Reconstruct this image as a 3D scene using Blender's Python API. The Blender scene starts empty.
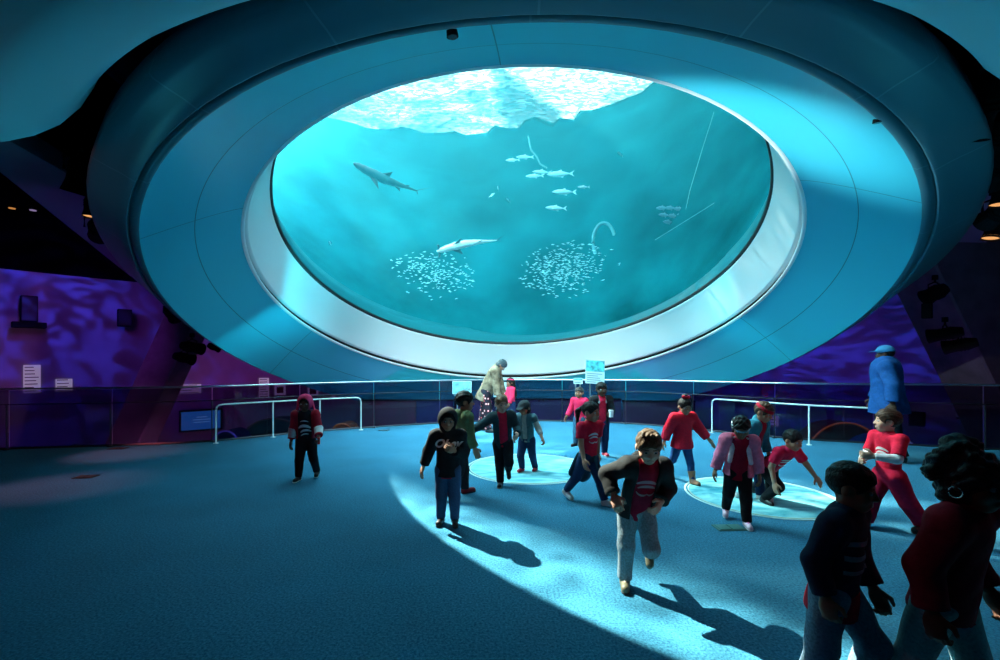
import bpy, bmesh, math, random
import numpy as np
from mathutils import Vector, Matrix, noise
from mathutils.bvhtree import BVHTree
random.seed(7); np.random.seed(7)
S = bpy.context.scene; COL = S.collection
PI = math.pi
F = 450.0; CAMH = 1.56; HY = 359.0
def at(px, py, Y):
    return Vector(((px-500)/F*Y, Y, CAMH+(HY-py)/F*Y))
def ground(px, py, z=0.0):
    Y = (CAMH-z)*F/(py-HY)
    return Vector(((px-500)/F*Y, Y, z))

# ------------------------------------------------------------------ materials
def mat(name, col=(.5,.5,.5), rough=.6, metal=0, spec=.4, var=0, scale=20, bump=0, bscale=60, emit=None, estr=0, detail=4, sheen=0):
    m = bpy.data.materials.new(name); m.use_nodes = True
    nt = m.node_tree; b = nt.nodes['Principled BSDF']
    b.inputs['Base Color'].default_value = (*col, 1)
    b.inputs['Roughness'].default_value = rough; b.inputs['Metallic'].default_value = metal
    b.inputs['Specular IOR Level'].default_value = spec
    if sheen: b.inputs['Sheen Weight'].default_value = sheen
    if var or bump:
        tc = nt.nodes.new('ShaderNodeTexCoord')
    if var:
        n = nt.nodes.new('ShaderNodeTexNoise'); n.inputs['Scale'].default_value = scale; n.inputs['Detail'].default_value = detail
        nt.links.new(tc.outputs['Object'], n.inputs['Vector'])
        mx = nt.nodes.new('ShaderNodeMix'); mx.data_type = 'RGBA'
        mr = nt.nodes.new('ShaderNodeMapRange'); mr.inputs[1].default_value = .3; mr.inputs[2].default_value = .7
        nt.links.new(n.outputs['Fac'], mr.inputs[0]); nt.links.new(mr.outputs[0], mx.inputs[0])
        mx.inputs[6].default_value = (*[c*(1-var) for c in col], 1); mx.inputs[7].default_value = (*[min(1, c*(1+var)) for c in col], 1)
        nt.links.new(mx.outputs[2], b.inputs['Base Color'])
    if bump:
        n2 = nt.nodes.new('ShaderNodeTexNoise'); n2.inputs['Scale'].default_value = bscale; n2.inputs['Detail'].default_value = 3
        nt.links.new(tc.outputs['Object'], n2.inputs['Vector'])
        bp = nt.nodes.new('ShaderNodeBump'); bp.inputs['Strength'].default_value = bump; bp.inputs['Distance'].default_value = .01
        nt.links.new(n2.outputs['Fac'], bp.inputs['Height']); nt.links.new(bp.outputs['Normal'], b.inputs['Normal'])
    if emit:
        b.inputs['Emission Color'].default_value = (*emit, 1); b.inputs['Emission Strength'].default_value = estr
    return m
def nodes(m): return m.node_tree.nodes, m.node_tree.links
def math_node(nt, op, a, b=None):
    n = nt.nodes.new('ShaderNodeMath'); n.operation = op
    for i, v in enumerate((a, b)):
        if v is None: continue
        if hasattr(v, 'is_output'): nt.links.new(v, n.inputs[i])
        else: n.inputs[i].default_value = v
    return n.outputs[0]
def glassy(name, tint=(1,1,1), refl=.12, rough=.02):
    m = bpy.data.materials.new(name); m.use_nodes = True; nt = m.node_tree; nt.nodes.clear()
    o = nt.nodes.new('ShaderNodeOutputMaterial'); mx = nt.nodes.new('ShaderNodeMixShader')
    t = nt.nodes.new('ShaderNodeBsdfTransparent'); t.inputs[0].default_value = (*tint, 1)
    g = nt.nodes.new('ShaderNodeBsdfGlossy'); g.inputs['Roughness'].default_value = rough
    lw = nt.nodes.new('ShaderNodeLayerWeight'); lw.inputs['Blend'].default_value = .25
    f = math_node(nt, 'MULTIPLY', lw.outputs['Fresnel'], refl/.12)
    f = math_node(nt, 'MINIMUM', f, .9)
    nt.links.new(f, mx.inputs[0]); nt.links.new(t.outputs[0], mx.inputs[1]); nt.links.new(g.outputs[0], mx.inputs[2])
    nt.links.new(mx.outputs[0], o.inputs['Surface'])
    return m

# ------------------------------------------------------------------ objects
def link(name, me, m=None, parent=None, smooth=False):
    o = bpy.data.objects.new(name, me); COL.objects.link(o)
    if m is not None and not me.materials:
        for k in (m if isinstance(m, (list, tuple)) else [m]): me.materials.append(k)
    if parent: o.parent = parent
    if smooth and len(me.polygons): me.polygons.foreach_set('use_smooth', [True]*len(me.polygons))
    return o
def tag(o, label, cat, group=None, kind=None):
    o['label'] = label; o['category'] = cat
    if group: o['group'] = group
    if kind: o['kind'] = kind
    return o
def struct(o, label=None):
    o['kind'] = 'structure'
    if label: o['label'] = label
    return o
def empty(name, loc=(0,0,0), rz=0):
    o = bpy.data.objects.new(name, None); COL.objects.link(o); o.location = loc; o.rotation_euler = (0,0,rz); o.empty_display_size = .1
    return o
def mesh_from(name, v, f):
    me = bpy.data.meshes.new(name); me.from_pydata([tuple(x) for x in v], [], f); me.validate(); me.update(); return me
def bm_mesh(bm, name):
    me = bpy.data.meshes.new(name); bmesh.ops.recalc_face_normals(bm, faces=bm.faces); bm.to_mesh(me); bm.free(); return me
def bx(bm, c, s, R=None, bevel=0):
    r = bmesh.ops.create_cube(bm, size=1); vs = r['verts']
    for v in vs: v.co = Vector((v.co.x*s[0], v.co.y*s[1], v.co.z*s[2]))
    if bevel:
        es = list({e for v in vs for e in v.link_edges})
        g = bmesh.ops.bevel(bm, geom=es, offset=bevel, segments=2, affect='EDGES', profile=.6)
        vs = list({v for f in g['faces'] for v in f.verts} | {v for v in vs if v.is_valid})
    for v in vs:
        co = v.co.copy()
        if R is not None: co = R @ co
        v.co = co + Vector(c)
    return vs
def cyl(bm, a, b, r, r2=None, seg=12, caps=True):
    a = Vector(a); b = Vector(b); d = b-a; L = d.length
    if r2 is None: r2 = r
    q = d.to_track_quat('Z', 'Y').to_matrix()
    rings = []
    for p, rr in ((a, r), (b, r2)):
        rings.append([bm.verts.new(p + q @ Vector((rr*math.cos(2*PI*i/seg), rr*math.sin(2*PI*i/seg), 0))) for i in range(seg)])
    for i in range(seg):
        j = (i+1) % seg
        bm.faces.new((rings[0][i], rings[0][j], rings[1][j], rings[1][i]))
    if caps:
        bm.faces.new(rings[0][::-1]); bm.faces.new(rings[1])
def tube(bm, pts, r, seg=8, closed=False):
    pts = [Vector(p) for p in pts]; n = len(pts); rings = []
    up = Vector((0,0,1))
    for i, p in enumerate(pts):
        a = pts[i-1] if (i > 0 or closed) else p; b = pts[(i+1) % n] if (i < n-1 or closed) else p
        t = (b-a).normalized()
        s = t.cross(up)
        if s.length < 1e-3: s = t.cross(Vector((0,1,0)))
        s.normalize(); w = s.cross(t)
        rings.append([bm.verts.new(p + r*(math.cos(2*PI*k/seg)*s + math.sin(2*PI*k/seg)*w)) for k in range(seg)])
    for i in range(n if closed else n-1):
        A = rings[i]; B = rings[(i+1) % n]
        for k in range(seg):
            l = (k+1) % seg; bm.faces.new((A[k], A[l], B[l], B[k]))
    if not closed:
        bm.faces.new(rings[0][::-1]); bm.faces.new(rings[-1])
def loft(rings, closed=True, cap0=False, cap1=False):
    n = len(rings[0]); v = [p for r in rings for p in r]; f = []
    for i in range(len(rings)-1):
        for k in range(n if closed else n-1):
            l = (k+1) % n
            f.append((i*n+k, i*n+l, (i+1)*n+l, (i+1)*n+k))
    if cap0: f.append(tuple(range(n))[::-1])
    if cap1: f.append(tuple((len(rings)-1)*n+k for k in range(n)))
    return v, f
def prism(poly, z0, z1):
    n = len(poly); v = [(p[0], p[1], z0) for p in poly]+[(p[0], p[1], z1) for p in poly]
    f = [tuple(range(n))[::-1], tuple(range(n, 2*n))]+[(i, (i+1) % n, n+(i+1) % n, n+i) for i in range(n)]
    return v, f
def text_mesh(s, size=1, depth=.0, shear=0, bold=0):
    c = bpy.data.curves.new('lettering', 'FONT'); c.body = s; c.size = size; c.extrude = depth; c.shear = shear; c.offset = bold
    c.align_x = 'CENTER'; c.align_y = 'CENTER'
    o = bpy.data.objects.new('lettering', c); COL.objects.link(o)
    dg = bpy.context.evaluated_depsgraph_get(); me = bpy.data.meshes.new_from_object(o.evaluated_get(dg))
    bpy.data.objects.remove(o); bpy.data.curves.remove(c)
    return me

# ------------------------------------------------------------------ camera, world
cam = bpy.data.cameras.new('camera'); co = bpy.data.objects.new('camera', cam); COL.objects.link(co)
cam.sensor_width = 36; cam.lens = 36*F/1000; cam.shift_y = (HY-330)/1000; cam.clip_end = 200; cam.clip_start = .05
co.location = (0, 0, CAMH); co.rotation_euler = (PI/2, 0, 0); S.camera = co
S.view_settings.view_transform = 'Standard'; S.view_settings.look = 'None'; S.view_settings.gamma = 1
S.view_settings.use_curve_mapping = False; S.view_settings.exposure = 0
S.cycles.use_denoising = True; S.cycles.max_bounces = 8; S.cycles.diffuse_bounces = 4; S.cycles.glossy_bounces = 3
S.cycles.transparent_max_bounces = 16; S.cycles.volume_bounces = 2; S.cycles.caustics_reflective = False; S.cycles.caustics_refractive = False
S.cycles.sample_clamp_indirect = 6
w = bpy.data.worlds.new('sky'); S.world = w; w.use_nodes = True
SKY = w.node_tree.nodes['Background']; SKY.inputs[0].default_value = (.72, .9, 1, 1); SKY.inputs[1].default_value = 70.0
SUN_DIR = Vector((.69, -.745, -1.0)).normalized()
def light(kind, name, loc, target=None, energy=100, color=(1,1,1), size=.2, angle=45, blend=.6, size_y=None):
    l = bpy.data.lights.new(name, kind); o = bpy.data.objects.new(name, l); COL.objects.link(o); o.location = loc
    l.energy = energy; l.color = color
    if kind == 'SPOT': l.spot_size = math.radians(angle); l.spot_blend = blend; l.shadow_soft_size = size
    if kind == 'AREA':
        l.size = size
        if size_y: l.shape = 'RECTANGLE'; l.size_y = size_y
    if kind == 'POINT': l.shadow_soft_size = size
    if target is not None: o.rotation_euler = (Vector(target)-Vector(loc)).to_track_quat('-Z', 'Y').to_euler()
    return o
def gobo(o, scale=9, lo=.45, hi=.62, stretch=(1,1,2.2), floor_=.06, col=None):
    l = o.data; l.use_nodes = True; nt = l.node_tree; em = nt.nodes['Emission']
    tc = nt.nodes.new('ShaderNodeTexCoord'); mp = nt.nodes.new('ShaderNodeMapping'); mp.inputs['Scale'].default_value = stretch
    n = nt.nodes.new('ShaderNodeTexNoise'); n.inputs['Scale'].default_value = scale; n.inputs['Detail'].default_value = 3; n.inputs['Distortion'].default_value = 1.6
    mr = nt.nodes.new('ShaderNodeMapRange'); mr.inputs[1].default_value = lo; mr.inputs[2].default_value = hi; mr.inputs[3].default_value = floor_; mr.inputs[4].default_value = 1.0
    nt.links.new(tc.outputs['Normal'], mp.inputs[0]); nt.links.new(mp.outputs[0], n.inputs['Vector']); nt.links.new(n.outputs['Fac'], mr.inputs[0])
    nt.links.new(mr.outputs[0], em.inputs['Strength'])
    if col: em.inputs['Color'].default_value = (*col, 1)

# ------------------------------------------------------------------ oculus frame
D1 = 9.4; TH = math.radians(21.2); X0 = .36
C1 = Vector((X0, 1.0135*D1, CAMH+.2335*D1))
UV = Vector((0, math.cos(TH), -math.sin(TH))); UN = Vector((0, -math.sin(TH), -math.cos(TH))); UU = Vector((1,0,0))
NS = 128
def oc(s, r, ph): return C1+UN*s+UU*(r*math.cos(ph))+UV*(r*math.sin(ph))
def ocring(s, r, n=NS): return [oc(s, r, 2*PI*i/n) for i in range(n)]
T2 = math.radians(15.1); C4 = Vector((.415, 9.04, 2.30)); R4 = 6.5
V4 = Vector((0, math.cos(T2), -math.sin(T2))); N4 = Vector((0, -math.sin(T2), -math.cos(T2)))
def outring(s, r, n=NS): return [C4+N4*s+UU*(r*math.cos(2*PI*i/n))+V4*(r*math.sin(2*PI*i/n)) for i in range(n)]
def mixring(A, B, t, off=Vector((0,0,0))): return [a.lerp(b, t)+off for a, b in zip(A, B)]
R1 = D1/2; R2, S2 = .5235*D1, .1157*D1; R3, S3 = .63125*D1, .217*D1

def seam_mat(name, col, line, nang, radius=None, rough=.35, width=.006, offs=.2, spec=.35, fac=1.0):
    """painted panels with fine joints (polar pattern about the object's own z axis)"""
    m = mat(name, col, rough, spec=spec); nt = m.node_tree; b = nt.nodes['Principled BSDF']
    tc = nt.nodes.new('ShaderNodeTexCoord'); sp = nt.nodes.new('ShaderNodeSeparateXYZ'); nt.links.new(tc.outputs['Object'], sp.inputs[0])
    ang = math_node(nt, 'ARCTAN2', sp.outputs[1], sp.outputs[0])
    rad = math_node(nt, 'SQRT', math_node(nt, 'ADD', math_node(nt, 'POWER', sp.outputs[0], 2.0), math_node(nt, 'POWER', sp.outputs[1], 2.0)))
    a = math_node(nt, 'ADD', math_node(nt, 'MULTIPLY', ang, nang/(2*PI)), 50+offs)
    fr = math_node(nt, 'ABSOLUTE', math_node(nt, 'SUBTRACT', math_node(nt, 'FRACT', a), .5))
    arc = math_node(nt, 'MULTIPLY', math_node(nt, 'MULTIPLY', fr, 2*PI/nang), rad)
    hit = math_node(nt, 'LESS_THAN', arc, width)
    if radius:
        rr = math_node(nt, 'LESS_THAN', math_node(nt, 'ABSOLUTE', math_node(nt, 'SUBTRACT', rad, radius)), width*.8)
        hit = math_node(nt, 'MAXIMUM', hit, rr)
    hit = math_node(nt, 'MULTIPLY', hit, fac)
    mx = nt.nodes.new('ShaderNodeMix'); mx.data_type = 'RGBA'; nt.links.new(hit, mx.inputs[0])
    mx.inputs[6].default_value = (*col, 1); mx.inputs[7].default_value = (*line, 1); nt.links.new(mx.outputs[2], b.inputs['Base Color'])
    return m
def in_frame(name, rings, m, parent, C, U, V, N, **kw):
    """mesh whose object axes are U, V, N at C"""
    M = Matrix(((U.x, V.x, N.x, C.x), (U.y, V.y, N.y, C.y), (U.z, V.z, N.z, C.z), (0,0,0,1)))
    Mi = M.inverted()
    v, f = loft(rings, **kw)
    me = mesh_from(name, [Mi @ p for p in v], f)
    o = link(name, me, m, None, True); o.matrix_world = M
    if parent: o.parent = parent; o.matrix_parent_inverse = Matrix.Translation(-parent.location)
    return o
OCU = empty('aquarium_window', C1)
OCU['kind'] = 'thing'; tag(OCU, 'huge round tilted aquarium window in a white ring inside a wide blue dish overhead', 'aquarium window')
M_DISH = seam_mat('dish_paint', (.045, .54, .69), (.02, .2, .27), 7, radius=(R2+R3)/2+.02, offs=.33)  # cyan light on the white dish put into its base colour
M_RING = mat('ring_paint', (.90, .93, .93), .35)
M_BAND = seam_mat('band_paint', (.05, .17, .22), (.12, .3, .36), 26, offs=.1, width=.009, fac=.5)
M_GLOW = None
M_BLK = mat('black_rubber', (.008, .008, .01), .5)
M_VOID = mat('matt_black_paint', (.012, .012, .015), .9, spec=.1)
M_LENS = bpy.data.materials.new('clear_acrylic'); M_LENS.use_nodes = True; nt = M_LENS.node_tree; nt.nodes.clear()
_o = nt.nodes.new('ShaderNodeOutputMaterial'); _t = nt.nodes.new('ShaderNodeBsdfTransparent'); _t.inputs[0].default_value = (.93, .99, 1, 1); nt.links.new(_t.outputs[0], _o.inputs['Surface'])
in_frame('acrylic_pane', [ocring(0, .001), ocring(.0, R1*.5), ocring(0, R1)], M_LENS, OCU, C1, UU, UV, UN)
in_frame('gasket', [ocring(-.08, R1+.02), ocring(-.02, R1-.015), ocring(.035, R1-.005), ocring(.05, R1+.02)], M_BLK, OCU, C1, UU, UV, UN)
in_frame('inner_collar', [ocring(-.03, R1-.012), ocring(-.25, R1+.07), ocring(-.52, R1+.2), ocring(-.53, R1+.4)], mat('turquoise_edge', (.004, .10, .12), .5, spec=.1), OCU, C1, UU, UV, UN)  # added ring imitates the turquoise reflection in the acrylic's thickness
in_frame('white_ring', [ocring(.0, R1+.01), ocring(S2*.45, R1+(R2-R1)*.43), ocring(S2-.15, R2-.045), ocring(S2-.125, R2-.035), ocring(S2-.125, R2+.05)], M_RING, OCU, C1, UU, UV, UN)
in_frame('groove', [ocring(S2-.13, R2+.04), ocring(S2-.13, R2+.12), ocring(S2-.02, R2+.12), ocring(S2-.02, R2+.03)], M_BLK, OCU, C1, UU, UV, UN)
in_frame('edge_bead', [ocring(S2-.035, R2+.03), ocring(S2-.035, R2-.012), ocring(S2-.01, R2-.018), ocring(S2+.008, R2-.005), ocring(S2+.012, R2+.03)], M_RING, OCU, C1, UU, UV, UN)
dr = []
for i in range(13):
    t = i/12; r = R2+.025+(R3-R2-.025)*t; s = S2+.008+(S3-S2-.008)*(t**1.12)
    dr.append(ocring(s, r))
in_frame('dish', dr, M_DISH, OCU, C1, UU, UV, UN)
A = ocring(S3, R3); B = outring(0, R4); dn = UN*.05
in_frame('rim_lip', [A, mixring(A, B, .05, UN*.03), mixring(A, B, .20, UN*.035), mixring(A, B, .22, UN*.01)], M_BAND, OCU, C1, UU, UV, UN)
in_frame('outer_band', [mixring(A, B, .22, UN*.01), mixring(A, B, .235, UN*.05), mixring(A, B, .26, UN*.055), mixring(A, B, .5, UN*.03), mixring(A, B, .8, UN*.015), B, outring(-.02, R4+.03), outring(-.3, R4+.02)], M_BAND, OCU, C4, UU, V4, N4)
in_frame('outer_shell', [outring(-.3, R4+.02), outring(-.9, R4-.35)], M_VOID, OCU, C4, UU, V4, N4)

# ------------------------------------------------------------------ tank
TZ = 12.5; TC = Vector((-2.2, 11.3, TZ)); TR = 11.0
topring = [TC+Vector((TR*math.cos(2*PI*i/NS), TR*math.sin(2*PI*i/NS), 0)) for i in range(NS)]
lr = ocring(-.05, R1+.02)
wr = []
for i in range(25):
    t = i/24
    wr.append(mixring(lr, topring, t))
for i, r in enumerate(wr[1:-1]):
    for j, p in enumerate(r):
        n_ = noise.fractal(p*.55, 1, 2, 4)*.42*max(0, min(1, (i-5)/6))
        d = (p-Vector((TC.x*.4, TC.y, p.z))); d.z = 0; d.normalize(); p += d*n_
for p in wr[-1]:
    d = p-TC; d.z = 0; d.normalize(); p -= d*(.15+1.5*abs(noise.fractal(p*.8, 1, 2, 4)))
m = mat('tank_wall_render', (.003, .080, .095), .95, spec=0, var=.55, scale=.45, detail=6)
wt = link('wall_tank', mesh_from('wall_tank', *loft(wr)), m, None, True); struct(wt)
mv = bpy.data.materials.new('sea_water'); mv.use_nodes = True; nt = mv.node_tree; nt.nodes.clear()
o_ = nt.nodes.new('ShaderNodeOutputMaterial'); ad = nt.nodes.new('ShaderNodeAddShader')
VS = nt.nodes.new('ShaderNodeVolumeScatter'); VS.inputs['Color'].default_value = (.10, .80, .93, 1); VS.inputs['Density'].default_value = .028; VS.inputs['Anisotropy'].default_value = .5
VA = nt.nodes.new('ShaderNodeVolumeAbsorption'); VA.inputs['Color'].default_value = (.0, .86, .90, 1); VA.inputs['Density'].default_value = .06
nt.links.new(VS.outputs[0], ad.inputs[0]); nt.links.new(VA.outputs[0], ad.inputs[1]); nt.links.new(ad.outputs[0], o_.inputs['Volume'])
lr2 = ocring(-.04, R1-.01); tp2 = [p+Vector((0,0,-.06)) for p in [TC+Vector(((TR-.3)*math.cos(2*PI*i/NS), (TR-.3)*math.sin(2*PI*i/NS), 0)) for i in range(NS)]]
v, f = loft([lr2, tp2], cap0=True, cap1=True)
wb = link('tank_water', mesh_from('tank_water', v, f), mv); tag(wb, 'clear blue green sea water filling the tank behind the round window', 'water', kind='stuff')
# rippled surface
mw = bpy.data.materials.new('rippled_water'); mw.use_nodes = True; nt = mw.node_tree; nt.nodes.clear()
o_ = nt.nodes.new('ShaderNodeOutputMaterial'); tr = nt.nodes.new('ShaderNodeBsdfTransparent')
tc = nt.nodes.new('ShaderNodeTexCoord')
def nz(scale, detail, dist, lo, hi, a, b, st=(1,1,1), rot=0):
    mp = nt.nodes.new('ShaderNodeMapping'); mp.inputs['Scale'].default_value = st; mp.inputs['Rotation'].default_value = (0,0,rot); nt.links.new(tc.outputs['Object'], mp.inputs[0])
    n = nt.nodes.new('ShaderNodeTexNoise'); n.inputs['Scale'].default_value = scale; n.inputs['Detail'].default_value = detail; n.inputs['Distortion'].default_value = dist
    nt.links.new(mp.outputs[0], n.inputs['Vector'])
    mr = nt.nodes.new('ShaderNodeMapRange'); mr.interpolation_type = 'SMOOTHSTEP'; mr.inputs[1].default_value = lo; mr.inputs[2].default_value = hi; mr.inputs[3].default_value = a; mr.inputs[4].default_value = b
    nt.links.new(n.outputs['Fac'], mr.inputs[0]); return mr.outputs[0]
big = nz(.28, 3, .8, .38, .62, .12, 1.0)
fine = nz(2.2, 4, 1.5, .42, .60, .25, 1.0, (1, 2.2, 1), .5)
SX = nt.nodes.new('ShaderNodeSeparateXYZ'); nt.links.new(tc.outputs['Object'], SX.inputs[0])
# lane of raised transparency, added to throw a bright sun strip on the carpet
ln = math_node(nt, 'ADD', math_node(nt, 'MULTIPLY', SX.outputs[0], .72), math_node(nt, 'MULTIPLY', SX.outputs[1], .69))
mrl = nt.nodes.new('ShaderNodeMapRange'); mrl.interpolation_type = 'SMOOTHSTEP'; mrl.inputs[1].default_value = 2.75; mrl.inputs[2].default_value = 3.5; mrl.inputs[3].default_value = 1.0; mrl.inputs[4].default_value = .0
nt.links.new(ln, mrl.inputs[0])
bf = math_node(nt, 'MULTIPLY', big, fine)
fa = math_node(nt, 'ADD', math_node(nt, 'MULTIPLY', bf, .085), math_node(nt, 'MULTIPLY', math_node(nt, 'MULTIPLY', mrl.outputs[0], fine), .9))
mr2 = nt.nodes.new('ShaderNodeMapRange'); mr2.interpolation_type = 'SMOOTHSTEP'; mr2.inputs[1].default_value = .3; mr2.inputs[2].default_value = 1.0; mr2.inputs[3].default_value = 1.0; mr2.inputs[4].default_value = 0
nt.links.new(math_node(nt, 'ABSOLUTE', math_node(nt, 'SUBTRACT', ln, 6.2)), mr2.inputs[0])
streak = nz(1.1, 3, 1.0, .44, .58, 0, 1.0, (1, 3.0, 1), .25)
fa = math_node(nt, 'ADD', fa, math_node(nt, 'MULTIPLY', math_node(nt, 'MULTIPLY', mr2.outputs[0], streak), .36))  # second lane of raised transparency, shaped to throw sun streaks farther back
cl = math_node(nt, 'ADD', math_node(nt, 'POWER', math_node(nt, 'ABSOLUTE', math_node(nt, 'ADD', SX.outputs[0], 2.7)), 2.0), math_node(nt, 'POWER', math_node(nt, 'ABSOLUTE', math_node(nt, 'SUBTRACT', SX.outputs[1], 11.05)), 2.0))
mr3 = nt.nodes.new('ShaderNodeMapRange'); mr3.interpolation_type = 'SMOOTHSTEP'; mr3.inputs[1].default_value = .15; mr3.inputs[2].default_value = 1.3; mr3.inputs[3].default_value = .7; mr3.inputs[4].default_value = 0
nt.links.new(cl, mr3.inputs[0]); pass
fa = math_node(nt, 'MINIMUM', fa, .98)
cb = nt.nodes.new('ShaderNodeCombineColor'); [nt.links.new(fa, cb.inputs[i]) for i in range(3)]
nt.links.new(cb.outputs[0], tr.inputs[0]); nt.links.new(tr.outputs[0], o_.inputs['Surface'])
wsf = link('water_surface', mesh_from('water_surface', topring, [tuple(range(NS))]), mw); tag(wsf, 'bright rippled water surface seen from below at the top of the tank', 'water surface', kind='stuff')
sun = light('SUN', 'sun', (-20, 30, 40), energy=88, color=(1, .70, .58)); sun.data.angle = math.radians(.6); sun.rotation_euler = SUN_DIR.to_track_quat('-Z', 'Y').to_euler()
po = light('AREA', 'lens_portal', C1+UN*.05, C1+UN*2, energy=1, size=D1); po.data.shape = 'DISK'; po.data.cycles.is_portal = True

# ------------------------------------------------------------------ floor, walls, ceiling
EDGE = [(0,449),(50,447.5),(100,446),(160,444),(216,441),(250,437.5),(290,433.5),(325,430.5),(360,428),(405,425),(450,422.5),(485,421),(520,420.5),(560,421),(600,422),(645,424.5),(690,428.5),(712,431),(760,436),(810,440),(870,443),(950,447),(1000,449.5)]
EP = [ground(*e) for e in EDGE]
EPX = [Vector((-13, 6.6, 0)), Vector((-10.5, 7.2, 0))]+EP+[Vector((10.5, 7.2, 0)), Vector((13, 6.6, 0))]
mc = mat('blue_carpet', (.05, .27, .37), .9, spec=.05, sheen=.06); mc.node_tree.nodes['Principled BSDF'].inputs['Sheen Roughness'].default_value = .45
nt = mc.node_tree; b = nt.nodes['Principled BSDF']; tc = nt.nodes.new('ShaderNodeTexCoord')
n1 = nt.nodes.new('ShaderNodeTexNoise'); n1.inputs['Scale'].default_value = 65; n1.inputs['Detail'].default_value = 3; n1.inputs['Roughness'].default_value = .7
n2 = nt.nodes.new('ShaderNodeTexNoise'); n2.inputs['Scale'].default_value = 1.2; n2.inputs['Detail'].default_value = 3
nt.links.new(tc.outputs['Object'], n1.inputs['Vector']); nt.links.new(tc.outputs['Object'], n2.inputs['Vector'])
cr = nt.nodes.new('ShaderNodeValToRGB'); e = cr.color_ramp.elements; e[0].position = .34; e[0].color = (.008, .078, .145, 1); e[1].position = .68; e[1].color = (.048, .225, .345, 1)
nt.links.new(n1.outputs['Fac'], cr.inputs[0])
hv = nt.nodes.new('ShaderNodeHueSaturation'); nt.links.new(cr.outputs[0], hv.inputs['Color'])
mr = nt.nodes.new('ShaderNodeMapRange'); mr.inputs[1].default_value = .3; mr.inputs[2].default_value = .7; mr.inputs[3].default_value = .9; mr.inputs[4].default_value = 1.1
nt.links.new(n2.outputs['Fac'], mr.inputs[0]); nt.links.new(mr.outputs[0], hv.inputs['Value']); nt.links.new(hv.outputs[0], b.inputs['Base Color'])
bp = nt.nodes.new('ShaderNodeBump'); bp.inputs['Strength'].default_value = .5; bp.inputs['Distance'].default_value = .008; nt.links.new(n1.outputs['Fac'], bp.inputs['Height']); nt.links.new(bp.outputs[0], b.inputs['Normal'])
poly = [(p.x, p.y) for p in EPX][::-1]+[(-13, -6), (13, -6)]
struct(link('floor', mesh_from('floor', *prism(poly, -.35, 0)), mc), 'blue speckled carpet of the viewing gallery')
mlow = mat('lower_floor_purple', (.10, .05, .16), .5, var=.3, scale=.6)
lv, lf = prism([(22*math.cos(a), 4+22*math.sin(a)) for a in [2*PI*i/64 for i in range(64)]], -2.3, -2.2)
struct(link('floor_lower', mesh_from('floor_lower', lv, lf), mlow))
WC = Vector((0, 2, 0)); WR = 17.0
def arcwall(name, a0, a1, z0, z1, r, m, n=60, z1b=None):
    rings = []
    pts = [(WC.x+r*math.sin(math.radians(a0+(a1-a0)*i/n)), WC.y+r*math.cos(math.radians(a0+(a1-a0)*i/n))) for i in range(n+1)]
    out = [(WC.x+(r+.3)*math.sin(math.radians(a0+(a1-a0)*i/n)), WC.y+(r+.3)*math.cos(math.radians(a0+(a1-a0)*i/n))) for i in range(n+1)]
    poly = pts+out[::-1]
    return link(name, mesh_from(name, *prism(poly, z0, z1)), m)
mwl = mat('painted_wall', (.42, .36, .42), .75, var=.12, scale=1.5)
mwr = mat('painted_wall_deep', (.42, .36, .42), .75, var=.12, scale=1.5)
struct(arcwall('wall_left', -95, 0, -2.3, 4.02, WR, mwl)); struct(arcwall('wall_right', 0, 95, -2.3, 4.6, WR, mwr))
mshell = M_VOID
sh = [(22.0*math.cos(2*PI*i/64), 4+22.0*math.sin(2*PI*i/64)) for i in range(64)]
v, f = loft([[Vector((x, y, -2.4)) for x, y in sh], [Vector((x, y, TZ+.05)) for x, y in sh]])
struct(link('wall_outer', mesh_from('wall_outer', v, f), mshell))
v, f = loft([[Vector((22*math.cos(2*PI*i/NS), 4+22*math.sin(2*PI*i/NS), TZ+.02)) for i in range(NS)], [p+Vector((0, 0, .02)) for p in wr[-1]], [p+Vector((0, 0, -.1)) for p in wr[-1]]])
struct(link('ceiling_roof', mesh_from('ceiling_roof', v, f), mshell))
bm = bmesh.new(); bx(bm, (0, -6.1, .8), (26, .2, 6.4)); struct(link('wall_back', bm_mesh(bm, 'wall_back'), mat('back_wall_paint', (.10, .2, .26), .8)))
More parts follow.
